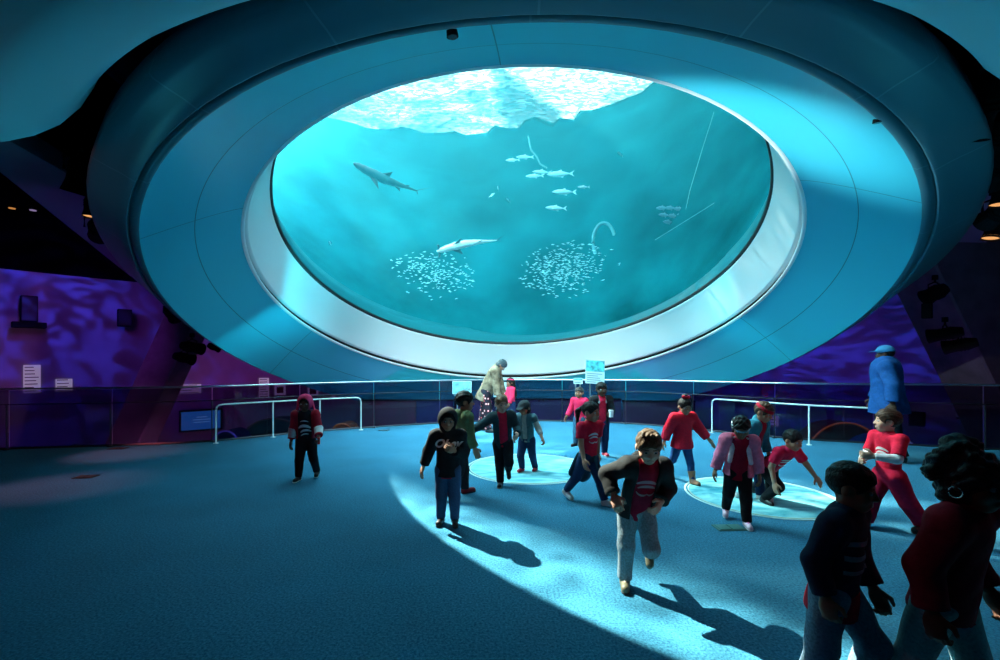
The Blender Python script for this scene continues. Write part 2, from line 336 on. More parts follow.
# near ceiling with the cove around the oculus
AX = Vector((X0, 8.8, 0))
mcl = mat('ceiling_paint', (.30, .60, .66), .7)
prof = [(6.0, 5.6), (6.08, 4.8), (6.15, 4.3), (6.22, 4.0), (6.30, 3.82), (6.42, 3.67), (6.58, 3.57), (6.75, 3.52), (6.88, 3.5)]
def radial(prof, a0, a1, n, ycut):
    v = []; f = []
    for i in range(n+1):
        a = math.radians(a0+(a1-a0)*i/n)
        for r, z in prof: v.append(Vector((AX.x+r*math.sin(a), AX.y-r*math.cos(a), z)))
    k = len(prof)
    for i in range(n):
        for j in range(k-1): f.append((i*k+j, i*k+j+1, (i+1)*k+j+1, (i+1)*k+j))
    return v, f
def ceil_side(name, a0, a1, ycut):
    pr = prof+[(6.93, 3.52), (8.5, 4.4), (10.5, 5.3), (14, 6.2), (24, 7.2)]
    v, f = radial(pr, a0, a1, 64, None)
    me = mesh_from(name, v, f); bm = bmesh.new(); bm.from_mesh(me)
    bmesh.ops.bisect_plane(bm, geom=bm.verts[:]+bm.edges[:]+bm.faces[:], plane_co=(0, ycut, 0), plane_no=(0, 1, 0), clear_outer=True)
    bmesh.ops.bisect_plane(bm, geom=bm.verts[:]+bm.edges[:]+bm.faces[:], plane_co=(0, -6, 0), plane_no=(0, -1, 0), clear_outer=True)
    bmesh.ops.bisect_plane(bm, geom=bm.verts[:]+bm.edges[:]+bm.faces[:], plane_co=(-13, 0, 0), plane_no=(-1, 0, 0), clear_outer=True)
    bmesh.ops.bisect_plane(bm, geom=bm.verts[:]+bm.edges[:]+bm.faces[:], plane_co=(13, 0, 0), plane_no=(1, 0, 0), clear_outer=True)
    bm.to_mesh(me); bm.free()
    return struct(link(name, me, mcl, None, True))
ceil_side('ceiling_left', -80, 0, 4.05); ceil_side('ceiling_right', 0, 80, 3.5)
# side soffits behind the ceiling edges
msf = mat('soffit_paint', (.22, .25, .34), .7)
h_ = 4.05-CAMH
def cp(px, py): Y = h_*F/(HY-py); return ((px-500)/F*Y, Y)
L0 = cp(0, 172); L1 = cp(150, 292); dx, dy = L1[0]-L0[0], L1[1]-L0[1]
L00 = (L0[0]-dx*.25, L0[1]-dy*.25)
poly = [(-5.4, 4.3), (L00[0], 4.3), L00, L1, (-9.5, 16.5), (-6.0, 12.8), (-6.4, 8.5)]
struct(link('ceiling_soffit_left', mesh_from('ceiling_soffit_left', *prism(poly[::-1], 4.05, 4.30)), msf))
R0 = cp(1000, 232); R1_ = cp(880, 322)
poly = [(5.8, 3.4), (14, 3.4), (14, R0[1]-2), (R0[0], R0[1]), (R1_[0], R1_[1]), (7.0, 13), (6.8, 8.5)]
struct(link('ceiling_soffit_right', mesh_from('ceiling_soffit_right', *prism(poly, 4.05, 4.30)), msf))

# slanted concrete pillars
mp_ = mat('grey_concrete', (.25, .20, .24), .85, var=.2, scale=3, bump=.2, bscale=8)
def pillar(name, bot, top, wx, wy):
    bm = bmesh.new(); rings = []
    for (x, y, z) in (bot, top):
        rings.append([bm.verts.new((x+sx*wx/2, y+sy*wy/2, z)) for sx, sy in ((-1,-1),(1,-1),(1,1),(-1,1))])
    for i in range(4):
        j = (i+1) % 4; bm.faces.new((rings[0][i], rings[0][j], rings[1][j], rings[1][i]))
    bm.faces.new(rings[0][::-1]); bm.faces.new(rings[1])
    bmesh.ops.bevel(bm, geom=bm.edges[:], offset=.03, segments=1, affect='EDGES')
    # formwork tie holes as small recessed pads
    return struct(link(name, bm_mesh(bm, name), mp_))
Yp = 11.5
a = at(104, 446, Yp); c = at(178, 285, Yp); k = (a.z+2.2)/(c.z-a.z); k2 = (4.4-c.z)/(c.z-a.z)
bot = a-(c-a)*k; top = c+(c-a)*k2
pillar('pillar_left', (bot.x+.42, Yp+.35, bot.z), (top.x+.42, Yp+.35, top.z), .86, .7)
Yp = 9.6
a = at(1022, 420, Yp); c = at(955, 285, Yp); k = (a.z+2.2)/(c.z-a.z); k2 = (4.4-c.z)/(c.z-a.z)
bot = a-(c-a)*k; top = c+(c-a)*k2
pillar('pillar_right', (bot.x+.9, Yp+.6, bot.z), (top.x+.9, Yp+.6, top.z), 2.2, 1.2)
# ------------------------------------------------------------------ glass barrier and handrails
M_GLASS = glassy('barrier_glass', (.46, .41, .54), refl=.17)
M_STEEL = mat('brushed_steel', (.72, .74, .74), .28, 1)
M_WHITE = mat('white_enamel', (.75, .8, .8), .4)
M_DARK = mat('dark_metal', (.03, .03, .04), .4, .6)
def resample(P, step):
    out = [P[0].copy()]; acc = 0
    for a, b in zip(P[:-1], P[1:]):
        L = (b-a).length; d = step-acc
        while d <= L: out.append(a.lerp(b, d/L)); d += step
        acc = (acc+L) % step if L >= step-acc else acc+L
    return out
BP = []
fine_ = resample(EPX, .12)
for i, p in enumerate(fine_):
    q = sum((fine_[max(0, min(len(fine_)-1, i+k))] for k in range(-4, 5)), Vector((0,0,0)))/9
    BP.append(q)
def offs(P, d):
    r = []
    for i, p in enumerate(P):
        t = (P[min(i+1, len(P)-1)]-P[max(i-1, 0)]).normalized(); r.append(p+Vector((-t.y, t.x, 0))*d)
    return r
BP = offs(BP, -.06)
BR = empty('glass_barrier', (0, 11.3, 0)); tag(BR, 'long curved glass barrier with a thin steel top rail at the carpet edge', 'barrier')
def child(name, bm, m, par, smooth=False):
    o = link(name, bm_mesh(bm, name), m, par, smooth); o.matrix_parent_inverse = par.matrix_world.inverted() if par.parent is None and par.type != 'EMPTY' else Matrix.Translation(-par.location)
    return o
def hrail(p): return 1.03+.07*max(0, min(1, (p.x-2)/6))
n = 13
for k in range(0, len(BP)-1, n):
    seg = BP[k:min(k+n, len(BP)-1)+1]
    if len(seg) < 3: continue
    if len(seg) > 4: seg = [seg[0].lerp(seg[1], .08)]+seg[1:-1]+[seg[-1].lerp(seg[-2], .08)]
    A_, B_ = seg, offs(seg, .014)
    v = []; f = []
    for a, b in zip(A_, B_):
        h = hrail(a)-.01
        v += [(a.x, a.y, .02), (b.x, b.y, .02), (b.x, b.y, h), (a.x, a.y, h)]
    for i in range(len(seg)-1):
        for j in range(4):
            l = (j+1) % 4; f.append((i*4+j, i*4+l, i*4+4+l, i*4+4+j))
    f += [(0,1,2,3), tuple(len(v)-4+x for x in (3,2,1,0))]
    o = link('glass_panel', mesh_from('glass_panel', v, f), M_GLASS, BR); o.matrix_parent_inverse = Matrix.Translation(-BR.location)
bm = bmesh.new(); tube(bm, [p+Vector((0,0,hrail(p)+.012)) for p in BP], .016, 8); child('top_rail', bm, M_STEEL, BR, True)
bm = bmesh.new(); tube(bm, [p+Vector((0,0,.78)) for p in offs(BP, -.05)], .010, 6); child('lower_rail', bm, M_DARK, BR, True)
bm = bmesh.new(); tube(bm, [p+Vector((0,0,.012)) for p in BP], .022, 4); child('base_channel', bm, M_DARK, BR)
for k in range(0, len(BP)-1, n):
    p = offs(BP, -.05)[k]; bm = bmesh.new(); cyl(bm, (p.x, p.y, 0), (p.x, p.y, .79), .011, seg=8); bx(bm, (p.x, p.y, .01), (.07, .07, .02)); child('post', bm, M_DARK, BR)

def handrail(name, feet, h, label, ext=None):
    """feet: ground points; tube bends down into the first (and last) post"""
    r = empty(name, feet[0]); tag(r, label, 'handrail', 'low white handrails at the carpet edge')
    P = [Vector((p.x, p.y, h)) for p in feet]
    if ext is not None: P.append(Vector((ext.x, ext.y, h)))
    def bend(a, b): return [a+Vector((0,0,-.10)), a+(b-a).normalized()*.015+Vector((0,0,-.04)), a+(b-a).normalized()*.05+Vector((0,0,-.01)), a+(b-a).normalized()*.11]
    pts = bend(P[0], P[1])+P[1:-1]
    pts += bend(P[-1], P[-2])[::-1]
    bm = bmesh.new(); tube(bm, pts, .0155, 10); child('rail', bm, M_WHITE, r, True)
    posts = feet+([ext] if ext is not None else [])
    for i, p in enumerate(posts):
        bm = bmesh.new(); cyl(bm, (p.x, p.y, 0), (p.x, p.y, h-(.10 if i in (0, len(posts)-1) else .01)), .0145, seg=10); cyl(bm, (p.x, p.y, 0), (p.x, p.y, .012), .045, seg=14)
        child('post', bm, M_WHITE, r)
handrail('handrail', [ground(216, 443.5), ground(273, 437.5), ground(320, 433), ground(361, 430)], .715, 'low white handrail with thin posts behind the child in the pink hood')
handrail('handrail', [ground(712, 433), ground(809, 445)], .72, 'low white handrail behind the crawling boy and the pink jacket girl', ext=ground(880, 451))

# ------------------------------------------------------------------ round graphics in the carpet
def floor_disc(c, r, label, seed):
    root = empty('floor_disc', c); tag(root, label, 'floor graphic', None)
    n = 72; Z = Vector((0,0,.0))
    m = mat('sea_graphic', (.32, .72, .76), .45); nt = m.node_tree; b = nt.nodes['Principled BSDF']
    tc = nt.nodes.new('ShaderNodeTexCoord'); mp = nt.nodes.new('ShaderNodeMapping'); mp.inputs['Scale'].default_value = (1, 2.0, 1); mp.inputs['Location'].default_value = (seed, seed*2, 0)
    w_ = nt.nodes.new('ShaderNodeTexNoise'); w_.inputs['Scale'].default_value = 2.2; w_.inputs['Detail'].default_value = 4; w_.inputs['Distortion'].default_value = 1.8
    nt.links.new(tc.outputs['Object'], mp.inputs[0]); nt.links.new(mp.outputs[0], w_.inputs['Vector'])
    cr = nt.nodes.new('ShaderNodeValToRGB'); e = cr.color_ramp.elements; e[0].position = .35; e[0].color = (.04, .32, .40, 1); e[1].position = .64; e[1].color = (.26, .62, .66, 1)
    nt.links.new(w_.outputs['Fac'], cr.inputs[0]); nt.links.new(cr.outputs[0], b.inputs['Base Color'])
    def ring(rr, z): return [Vector((rr*math.cos(2*PI*i/n), rr*math.sin(2*PI*i/n), z)) for i in range(n)]
    v, f = loft([ring(r*.93, 0), ring(r*.93, .004)], cap1=True); link('disc', mesh_from('disc', v, f), m, root)
    v, f = loft([ring(r, 0), ring(r, .006), ring(r*.975, .006), ring(r*.975, 0)]); link('border_ring', mesh_from('border_ring', v, f), mat('pale_border', (.55, .75, .7), .4), root)
    v, f = loft([ring(r*.95, 0), ring(r*.95, .006), ring(r*.935, .006), ring(r*.935, 0)]); link('border_ring', mesh_from('border_ring', v, f), mat('pale_border', (.5, .62, .5), .4), root)
floor_disc(Vector((.42, 6.48, 0)), .90, 'larger pale aqua round sea graphic in the carpet under the boy in dark jacket', 3)
floor_disc(Vector((2.97, 5.15, 0)), .80, 'pale aqua round sea graphic in the carpet under the crawling boy', 9)
def plate(px, py, w, d, rz, label, col):
    p = ground(px, py); r = empty('floor_socket', p, rz); tag(r, label, 'floor socket', 'floor sockets set in the carpet')
    bm = bmesh.new(); bx(bm, (0, 0, .004), (w, d, .008), bevel=.003); o = link('frame', bm_mesh(bm, 'frame'), mat('socket_frame', col, .5, .3), r)
    for s in (-1, 1):
        bm = bmesh.new(); bx(bm, (s*w*.22, 0, .010), (w*.40, d*.8, .006), bevel=.002); link('lid', bm_mesh(bm, 'lid'), mat('socket_lid', tuple(c*1.3 for c in col), .45, .3), r)
plate(86, 477, .24, .16, .1, 'small brown floor socket in the pinkish light pool nearest the lower left', (.035, .03, .028))
plate(118, 448.5, .26, .16, .1, 'small brown floor socket by the foot of the left slanted pillar', (.03, .027, .026))
plate(292, 431.5+1, .2, .14, -.2, 'small dark floor socket behind the child in the pink hood', (.03, .05, .06))
plate(384, 430.5, .22, .16, -.1, 'small dark floor socket right of the left low handrail', (.03, .06, .08))
plate(729, 528, .26, .15, .05, 'grey green floor socket beside the feet of the girl in the pink jacket', (.05, .14, .13))

# ------------------------------------------------------------------ information panels standing at the barrier
def info_panel(px, py0, py1, w_px, Y, label, tilt, teal_top=.5, back=.0, posts=True, yaw=0):
    zt = at(px, py0, Y).z; zb = at(px, py1, Y).z; x = at(px, 0, Y).x; w = w_px/F*Y; h = zt-zb
    r = empty('information_panel', (x, Y, 0), yaw); tag(r, label, 'information panel', 'information panels along the barrier')
    R = Matrix.Rotation(tilt, 3, 'Y') @ Matrix.Rotation(math.radians(-12), 3, 'X')
    c = Vector((0, 0, (zt+zb)/2))
    bm = bmesh.new(); bx(bm, c, (w, .03, h), R, bevel=.004); link('board', bm_mesh(bm, 'board'), mat('board_pale', (.36, .52, .55), .4), r)
    m = mat('printed_sea_picture', (.05, .33, .38), .4, var=.7, scale=9)
    if teal_top > 0:
        bm = bmesh.new(); bx(bm, c+R @ Vector((0, -.018, h*(.5-teal_top/2)-.005)), (w*.96, .006, h*teal_top-.02), R); link('picture', bm_mesh(bm, 'picture'), m, r)
    bm = bmesh.new(); n = 5
    rng = random.Random(px)
    z0 = h*(.5-teal_top)-.05; z1 = -h*.5+.04
    for k in range(n):
        L = w*rng.uniform(.45, .8); bx(bm, c+R @ Vector(((L-w*.84)/2, -.019, z0+(z1-z0)*k/(n-1))), (L, .004, .014), R)
    link('text_lines', bm_mesh(bm, 'text_lines'), mat('print_ink', (.03, .12, .16), .5), r)
    if posts:
        for s in (-1, 1):
            bm = bmesh.new(); cyl(bm, (s*w*.25, .03, 0), (s*w*.25, .03, (zt+zb)/2), .016, seg=8); cyl(bm, (s*w*.25, .03, 0), (s*w*.25, .03, .015), .05, seg=12); link('post', bm_mesh(bm, 'post'), M_STEEL, r)
info_panel(462, 381, 394, 19, 10.9, 'teal information panel at the barrier left of the bending woman', 0, .98)
info_panel(500, 382, 397, 13, 10.95, 'pale information panel on thin steel posts between the bending woman and the long haired girl', 0, 0)
info_panel(595, 360, 384, 19, 10.9, 'tall tilted information panel with teal picture above the girl in the black jacket', .06, .5)
info_panel(578, 378, 384, 9, 10.8, 'tiny pale information panel left of the tall tilted one', 0, .4)

# ------------------------------------------------------------------ wall placards and screens
def wallpt(px, py, r=WR):
    k = (px-500)/F; a = k*k+1; b = -2*WC.y; c = WC.y**2-r*r
    Y = (-b+math.sqrt(b*b-4*a*c))/(2*a); return at(px, py, Y), Y
def placard(px, py, w, h, label, kind):
    p, Y = wallpt(px, py, WR-.02); ang = math.atan2(p.x-WC.x, p.y-WC.y)
    r = empty('wall_placard', p, -ang); tag(r, label, 'placard', 'white placards on the far walls')
    W = w/F*Y/max(.55, math.cos(ang-math.atan2(p.x, p.y))); H = h/F*Y
    bm = bmesh.new(); bx(bm, (0, 0, 0), (W, .03, H), bevel=.004); link('sheet', bm_mesh(bm, 'sheet'), mat('placard_white', (.9, .85, .92), .5, emit=(.8, .7, .85), estr=.22), r)  # paper sheets given an added glow to brighten them; no lamp inside
    bm = bmesh.new(); rng = random.Random(px)
    if kind == 'text':
        n = max(4, int(H/.09))
        for k in range(n):
            L = W*rng.uniform(.5, .85); bx(bm, ((L-W*.86)/2, -.018, H*.42-k*H*.84/(n-1)), (L, .004, H*.28/n), None)
    else:
        bx(bm, (0, -.018, H*.0), (W*.62, .004, H*.6))
    link('text_lines', bm_mesh(bm, 'text_lines'), mat('placard_ink', (.25, .08, .1) if kind != 'text' else (.2, .15, .22), .6), r)
placard(32, 379, 12, 28, 'tall white text placard on the purple wall at far left', 'text')
placard(64, 385, 12, 12, 'small square white placard right of the tall one on the purple wall', 'text')
placard(188, 389, 22, 9, 'wide low white placard just right of the left slanted pillar', 'text')
placard(264, 388, 9, 20, 'tall narrow white placard left of the hooded child', 'text')
placard(280, 390, 10, 10, 'square white placard with a reddish picture beside the tall narrow one', 'pic')
placard(313, 391, 10, 10, 'square white placard with a dark picture just above the pink hood', 'pic')
placard(341, 394, 17, 10, 'wide white placard with dark blotches right of the hooded child', 'pic')
placard(772, 421, 11, 10, 'small white placard low between the handrail posts above the crawling boy', 'text')
def screen(px, py, w, h, label):
    p, Y = wallpt(px, py, WR-.12); ang = math.atan2(p.x-WC.x, p.y-WC.y)
    r = empty('wall_screen', p, -ang); tag(r, label, 'screen', 'blue screens on the left wall')
    W = w/F*Y/max(.6, math.cos(ang-math.atan2(p.x, p.y))); H = h/F*Y
    bm = bmesh.new(); bx(bm, (0, 0, 0), (W, .16, H), bevel=.01); link('casing', bm_mesh(bm, 'casing'), M_BLK, r)
    m = mat('lit_blue_display', (.01, .03, .05), .3, emit=(.02, .19, .55), estr=.9)
    bm = bmesh.new(); bx(bm, (0, -.085, 0), (W*.90, .01, H*.86)); d = link('display', bm_mesh(bm, 'display'), m, r)
    bm = bmesh.new()
    for k, L in enumerate((.25, .42, .38)): bx(bm, (W*.02, -.092, H*(.16-.12*k)), (W*L, .004, H*.035))
    link('text_lines', bm_mesh(bm, 'text_lines'), mat('lit_text', (.1, .2, .3), .4, emit=(.15, .5, .8), estr=.9), d)
screen(201, 420, 36, 21, 'lit blue screen in a black casing low on the wall behind the left handrail')
screen(150, 431, 12, 18, 'second lit blue screen half hidden by the foot of the left slanted pillar')

# ------------------------------------------------------------------ arched exhibits on the lower level
def arch_exhibit(px, py, wpx, Y, col, rimcol, estr, label):
    top = at(px, py, Y); R = wpx/2/F*Y; zc = top.z-R
    r = empty('arched_exhibit', (top.x, Y, -2.2)); tag(r, label, 'exhibit', 'round topped exhibits on the lower level')
    n = 28; prof = [(R*math.cos(PI*i/n), R*math.sin(PI*i/n)+zc+2.2) for i in range(n+1)]
    poly = [(R, 0)]+prof+[(-R, 0)]
    v = [(x, -.3, z) for x, z in poly]+[(x, .3, z) for x, z in poly]; k = len(poly)
    f = [tuple(range(k)), tuple(range(k, 2*k))[::-1]]+[(i, k+i, k+(i+1) % k, (i+1) % k) for i in range(k)]
    link('body', mesh_from('body', v, f), mat('exhibit_panel', col, .5, var=.4, scale=2), r)
    bm = bmesh.new(); tube(bm, [Vector((x, -.31, z)) for x, z in [(R*math.cos(PI*i/n), R*math.sin(PI*i/n)+zc+2.2) for i in range(n+1)]], .022, 6); link('rim', bm_mesh(bm, 'rim'), mat('lit_rim', rimcol, .4, emit=rimcol, estr=estr), r)
arch_exhibit(836, 421, 78, 11.6, (.30, .10, .05), (.75, .22, .06), .35, 'brown round topped exhibit with an orange rim behind the right handrail')
arch_exhibit(880, 435, 66, 10.2, (.02, .03, .35), (.35, .55, .95), .5, 'blue round topped exhibit with a pale rim in front of the brown one')
arch_exhibit(279, 417, 76, 12.2, (.06, .02, .04), (.16, .06, .07), .15, 'dark round topped exhibit behind the left handrail beside the hooded child')
arch_exhibit(346, 422, 20, 12.2, (.5, .16, .05), (.9, .3, .08), .25, 'small orange round topped exhibit at the right end of the left handrail')
arch_exhibit(233, 429, 24, 11.2, (.03, .02, .3), (.16, .1, .8), .4, 'small blue round topped exhibit beside the left handrail first post')
# low partition panels below the dish, seen through the glass
def partition(x0, x1, Y, zt, col, label):
    r = empty('low_partition', ((x0+x1)/2, Y, -2.2)); tag(r, label, 'partition', None)
    bm = bmesh.new(); bx(bm, (0, 0, (zt+2.2)/2), (x1-x0, .12, zt+2.2), bevel=.01); link('panel', bm_mesh(bm, 'panel'), mat('partition_panel', col, .55, var=.2, scale=2), r)
    bm = bmesh.new(); bx(bm, (0, 0, zt+2.21), (x1-x0+.02, .16, .03), bevel=.005); link('cap', bm_mesh(bm, 'cap'), M_DARK, r)
partition(-3.9, -2.35, 12.6, .40, (.16, .04, .09), 'maroon low partition seen through the glass right of the left handrail')
partition(-2.33, -1.3, 12.6, .40, (.04, .03, .16), 'dark blue low partition seen through the glass behind the boy in olive')
partition(-1.28, 3.4, 12.7, .42, (.09, .03, .12), 'long plum low partition seen through the glass behind the bending woman')
partition(3.42, 5.4, 12.5, .38, (.12, .035, .10), 'dark red low partition seen through the glass behind the red sweater girl')
# right wall lamps
for i, px in enumerate((977, 992)):
    p, Y = wallpt(px, 436, WR-.06); r = empty('strip_lamp', p, -math.atan2(p.x, p.y-2)); tag(r, ('left' if i == 0 else 'right')+' one of two upright orange strip lamps low on the right wall', 'lamp', 'orange strip lamps')
    bm = bmesh.new(); bx(bm, (0, 0, 0), (.17, .05, .9), bevel=.01); link('housing', bm_mesh(bm, 'housing'), M_DARK, r)
    bm = bmesh.new(); bx(bm, (0, -.03, 0), (.14, .02, .84), bevel=.006); link('diffuser', bm_mesh(bm, 'diffuser'), mat('orange_diffuser', (.4, .15, .04), .4, emit=(1, .36, .1), estr=.75), r)
p, Y = wallpt(969, 416, WR-.08); r = empty('emergency_light', p, -math.atan2(p.x, p.y-2)); tag(r, 'small grey emergency light box on the blue wall above the orange strip lamps', 'emergency light')
bm = bmesh.new(); bx(bm, (0, 0, 0), (.5, .1, .2), bevel=.02); link('box', bm_mesh(bm, 'box'), M_DARK, r)
for s in (-1, 1):
    bm = bmesh.new(); cyl(bm, (s*.14-.05, -.06, .03), (s*.14-.05, -.14, .02), .07, seg=12); link('lamp_head', bm_mesh(bm, 'lamp_head'), mat('grey_plastic', (.55, .58, .55), .4), r)

# ------------------------------------------------------------------ stage lights and speakers
M_CAN = mat('black_lamp_body', (.010, .010, .012), .8, spec=.12)
M_AMBER = mat('amber_glow', (.3, .12, .03), .4, emit=(1, .45, .15), estr=.9)
M_LENSG = mat('lamp_glass', (.02, .02, .03), .1)
def spotlight(top, aim, L, R, label, glow=False, grp='stage lights'):
    top = Vector(top); d = (Vector(aim)-top).normalized()
    r = empty('stage_light', top); tag(r, label, 'stage light', grp)
    c = Vector((0,0,-.18-R)); side = d.cross(Vector((0,0,1))).normalized()
    bm = bmesh.new(); bx(bm, (0,0,-.03), (.09,.06,.10), bevel=.01); cyl(bm, (0,0,-.03), (0,0,-.14), .016, seg=8); link('clamp', bm_mesh(bm, 'clamp'), M_CAN, r)
    bm = bmesh.new(); tube(bm, [c+side*(R+.025), c+side*(R+.025)+Vector((0,0,.06+R*.6)), Vector((0,0,-.12)), c-side*(R+.025)+Vector((0,0,.06+R*.6)), c-side*(R+.025)], .014, 6); link('yoke', bm_mesh(bm, 'yoke'), M_CAN, r)
    bm = bmesh.new(); a = c-d*L*.5; b_ = c+d*L*.5
    cyl(bm, a, a+d*L*.25, R*.6, R*.85, 16); cyl(bm, a+d*L*.25, a+d*L*.7, R*.85, R*.85, 16); cyl(bm, a+d*L*.7, b_, R*.85, R*1.05, 16, caps=False)
    for k in range(3): cyl(bm, a+d*L*(.30+.1*k), a+d*L*(.33+.1*k), R*.93, seg=16)
    link('body', bm_mesh(bm, 'body'), M_CAN, r)
    bm = bmesh.new(); cyl(bm, b_-d*.03, b_-d*.02, R*.98, seg=16); link('lens', bm_mesh(bm, 'lens'), M_AMBER if glow else M_LENSG, r)
    return r
def sp(px, py, Y, aim, L, R, label, glow=False, grp='stage lights'):
    p = at(px, py, Y); spotlight(p, aim, L, R, label, glow, grp)
GL = 'stage lights beside the left edge of the dish'; GR = 'stage lights beside the right edge of the dish'
sp(82, 147, 5.6, (-6.5, 6, 0), .5, .16, 'largest black stage light beside the left edge of the dish under the ceiling corner', False, GL)
sp(90, 163, 5.9, (-3, 9, 0), .42, .13, 'black stage light just behind the largest one at left of the dish', False, GL)
sp(92, 186, 6.3, (-5.8, 6.2, 0), .32, .10, 'black stage light with an amber glowing lens at left of the dish', True, GL)
sp(99, 208, 6.9, (-12, 14, 1.5), .46, .14, 'lowest black stage light of the left cluster below the amber glowing one', False, GL)
sp(134, 257, 9.2, (-9, 16, 0), .34, .11, 'small black stage light farthest down the left pipe under the dish edge', False, GL)
sp(978, 72, 4.2, (5, 7, 0), .5, .17, 'largest black stage light at the right edge of the dish under the teal ceiling', False, GR)
sp(996, 108, 4.7, (7, 8, 0), .46, .16, 'black stage light below the largest one at right of the dish', False, GR)
sp(998, 140, 5.0, (8, 12, 0), .42, .14, 'black stage light third from the top at right of the dish', False, GR)
sp(1002, 168, 5.3, (5.5, 5.3, 0), .32, .10, 'black stage light with amber lens at the right picture edge', True, GR)
sp(998, 188, 5.6, (9, 16, 1), .42, .13, 'black stage light between the two amber lit ones at right', False, GR)
sp(993, 208, 5.9, (5.6, 6.0, 0), .28, .09, 'small black stage light with amber lens lowest in the right cluster', True, GR)
# pipes that carry the clusters
for nm, pts, lab in (('lighting_pipe', [at(80, 146, 5.3), at(90, 165, 6.0), at(99, 209, 7.0), at(136, 258, 9.4)], 'black pipe carrying the stage lights at left of the dish'),
                     ('lighting_pipe', [at(974, 66, 4.1), at(996, 108, 4.7), at(1003, 168, 5.3), at(994, 208, 5.9)], 'black pipe carrying the stage lights at right of the dish')):
    bm = bmesh.new(); tube(bm, pts, .024, 8); tag(link(nm, bm_mesh(bm, nm), M_CAN), lab, 'pipe')
# pillar lights
GP = 'stage lights on the slanted pillars'
sp(172, 299, 10.8, (-9, 16, 0), .42, .16, 'round black stage light high on the left slanted pillar', False, GP)
sp(192, 334, 10.8, (-5, 17, 1), .5, .14, 'upper of two black stage lights paired at the inner side of the left pillar', False, GP)
sp(184, 345, 10.8, (-4, 17, 0), .44, .13, 'lower of two black stage lights paired at the inner side of the left pillar', False, GP)
sp(214, 336, 11.5, (-4, 17, 0), .28, .10, 'small black stage light tucked under the dish right of the left pillar', False, GP)
sp(935, 276, 9.2, (7, 16, 0), .4, .17, 'round black stage light at the top of the right slanted pillar', False, GP)
sp(945, 318, 9.0, (4, 16, 1), .52, .14, 'upper of two black stage lights paired on the right slanted pillar', False, GP)
sp(960, 329, 9.0, (4, 16, .3), .50, .14, 'lower of two black stage lights paired on the right slanted pillar', False, GP)
def speaker(px, py, w, h, Y, label, bracket=False):
    p = at(px, py, Y); ang = math.atan2(p.x, p.y-2); r = empty('loudspeaker', p, -ang); tag(r, label, 'loudspeaker', 'black loudspeakers on the walls')
    W = w/F*Y; H = h/F*Y
    bm = bmesh.new(); bx(bm, (0, 0, 0), (W, W*.9, H), bevel=.02); link('cabinet', bm_mesh(bm, 'cabinet'), M_CAN, r)
    bm = bmesh.new(); bx(bm, (0, -W*.46, 0), (W*.88, .02, H*.92), bevel=.006); link('grille', bm_mesh(bm, 'grille'), M_BLK, r)
    bm = bmesh.new(); bx(bm, (0, W*.75, 0), (.10, W*.7, .1))
    if bracket: bx(bm, (0, -.02, -H*.62), (W*2.0, W*1.2, H*.22), bevel=.02)
    link('bracket', bm_mesh(bm, 'bracket'), M_CAN, r)
speaker(29, 309, 12, 26, wallpt(29, 309)[1]-.35, 'tall black loudspeaker on a wide bracket on the purple wall at far left', True)
speaker(124.5, 318, 11, 17, wallpt(124, 318)[1]-.4, 'plain black loudspeaker on the purple wall left of the slanted pillar')
speaker(927, 311, 8, 15, 9.3, 'black loudspeaker between the stage lights of the right slanted pillar')
speaker(917, 419, 12, 14, 12.0, 'black loudspeaker box low on the blue wall beside the man in blue')
# small cameras / spots on the rim
def rimspot(px, py, ph, label):
    c = oc(S3, R3+.12, 0)
    # point on the underside of the band seen at this pixel
    d = at(px, py, 1)-Vector((0,0,CAMH)); d.z = (HY-py)/F
    o_ = Vector((0,0,CAMH)); pl = C4.lerp(oc(S3,0,0), .8); nn = UN
    t = (pl-o_).dot(nn)/d.dot(nn); p = o_+d*t
    r = empty('rim_spot', p); tag(r, label, 'spotlight', 'tiny black spotlights on the dish rim')
    bm = bmesh.new(); cyl(bm, (0,0,.06), (0,0,-.05), .022, seg=10); cyl(bm, (0,0,-.04), (0.01,.02,-.12), .036, .045, 14); link('body', bm_mesh(bm, 'body'), M_CAN, r)
    bm = bmesh.new(); cyl(bm, (0.0095,.019,-.117), (0.01,.02,-.123), .036, seg=14); link('lens', bm_mesh(bm, 'lens'), M_LENSG, r)
rimspot(451, 19, 0, 'tiny black spotlight on the dish rim at the top centre')
rimspot(879, 108, 0, 'tiny black spotlight on the dish rim at the upper right')
rimspot(146, 152, 0, 'tiny black spotlight on the dish rim at the left')
for px, py in ((12, 208), (33, 210)):
    p = at(px, py, 13); r = empty('ceiling_downlight', p); tag(r, ('amber' if px < 20 else 'lilac')+' dot of a small lamp in the dark void at far left', 'lamp')
    bm = bmesh.new(); cyl(bm, (0,0,.12), (0,0,0), .09, seg=12); link('can', bm_mesh(bm, 'can'), M_CAN, r)
    bm = bmesh.new(); cyl(bm, (0,0,.005), (0,0,-.02), .075, seg=12); link('lens', bm_mesh(bm, 'lens'), mat('lamp_glow', (.2,.1,.1), .4, emit=(1,.4,.1) if px < 20 else (.4,.3,.6), estr=.5), r)
    bm = bmesh.new(); cyl(bm, (0,0,.12), (0,0,4.0), .01, seg=6); link('stem', bm_mesh(bm, 'stem'), M_CAN, r)

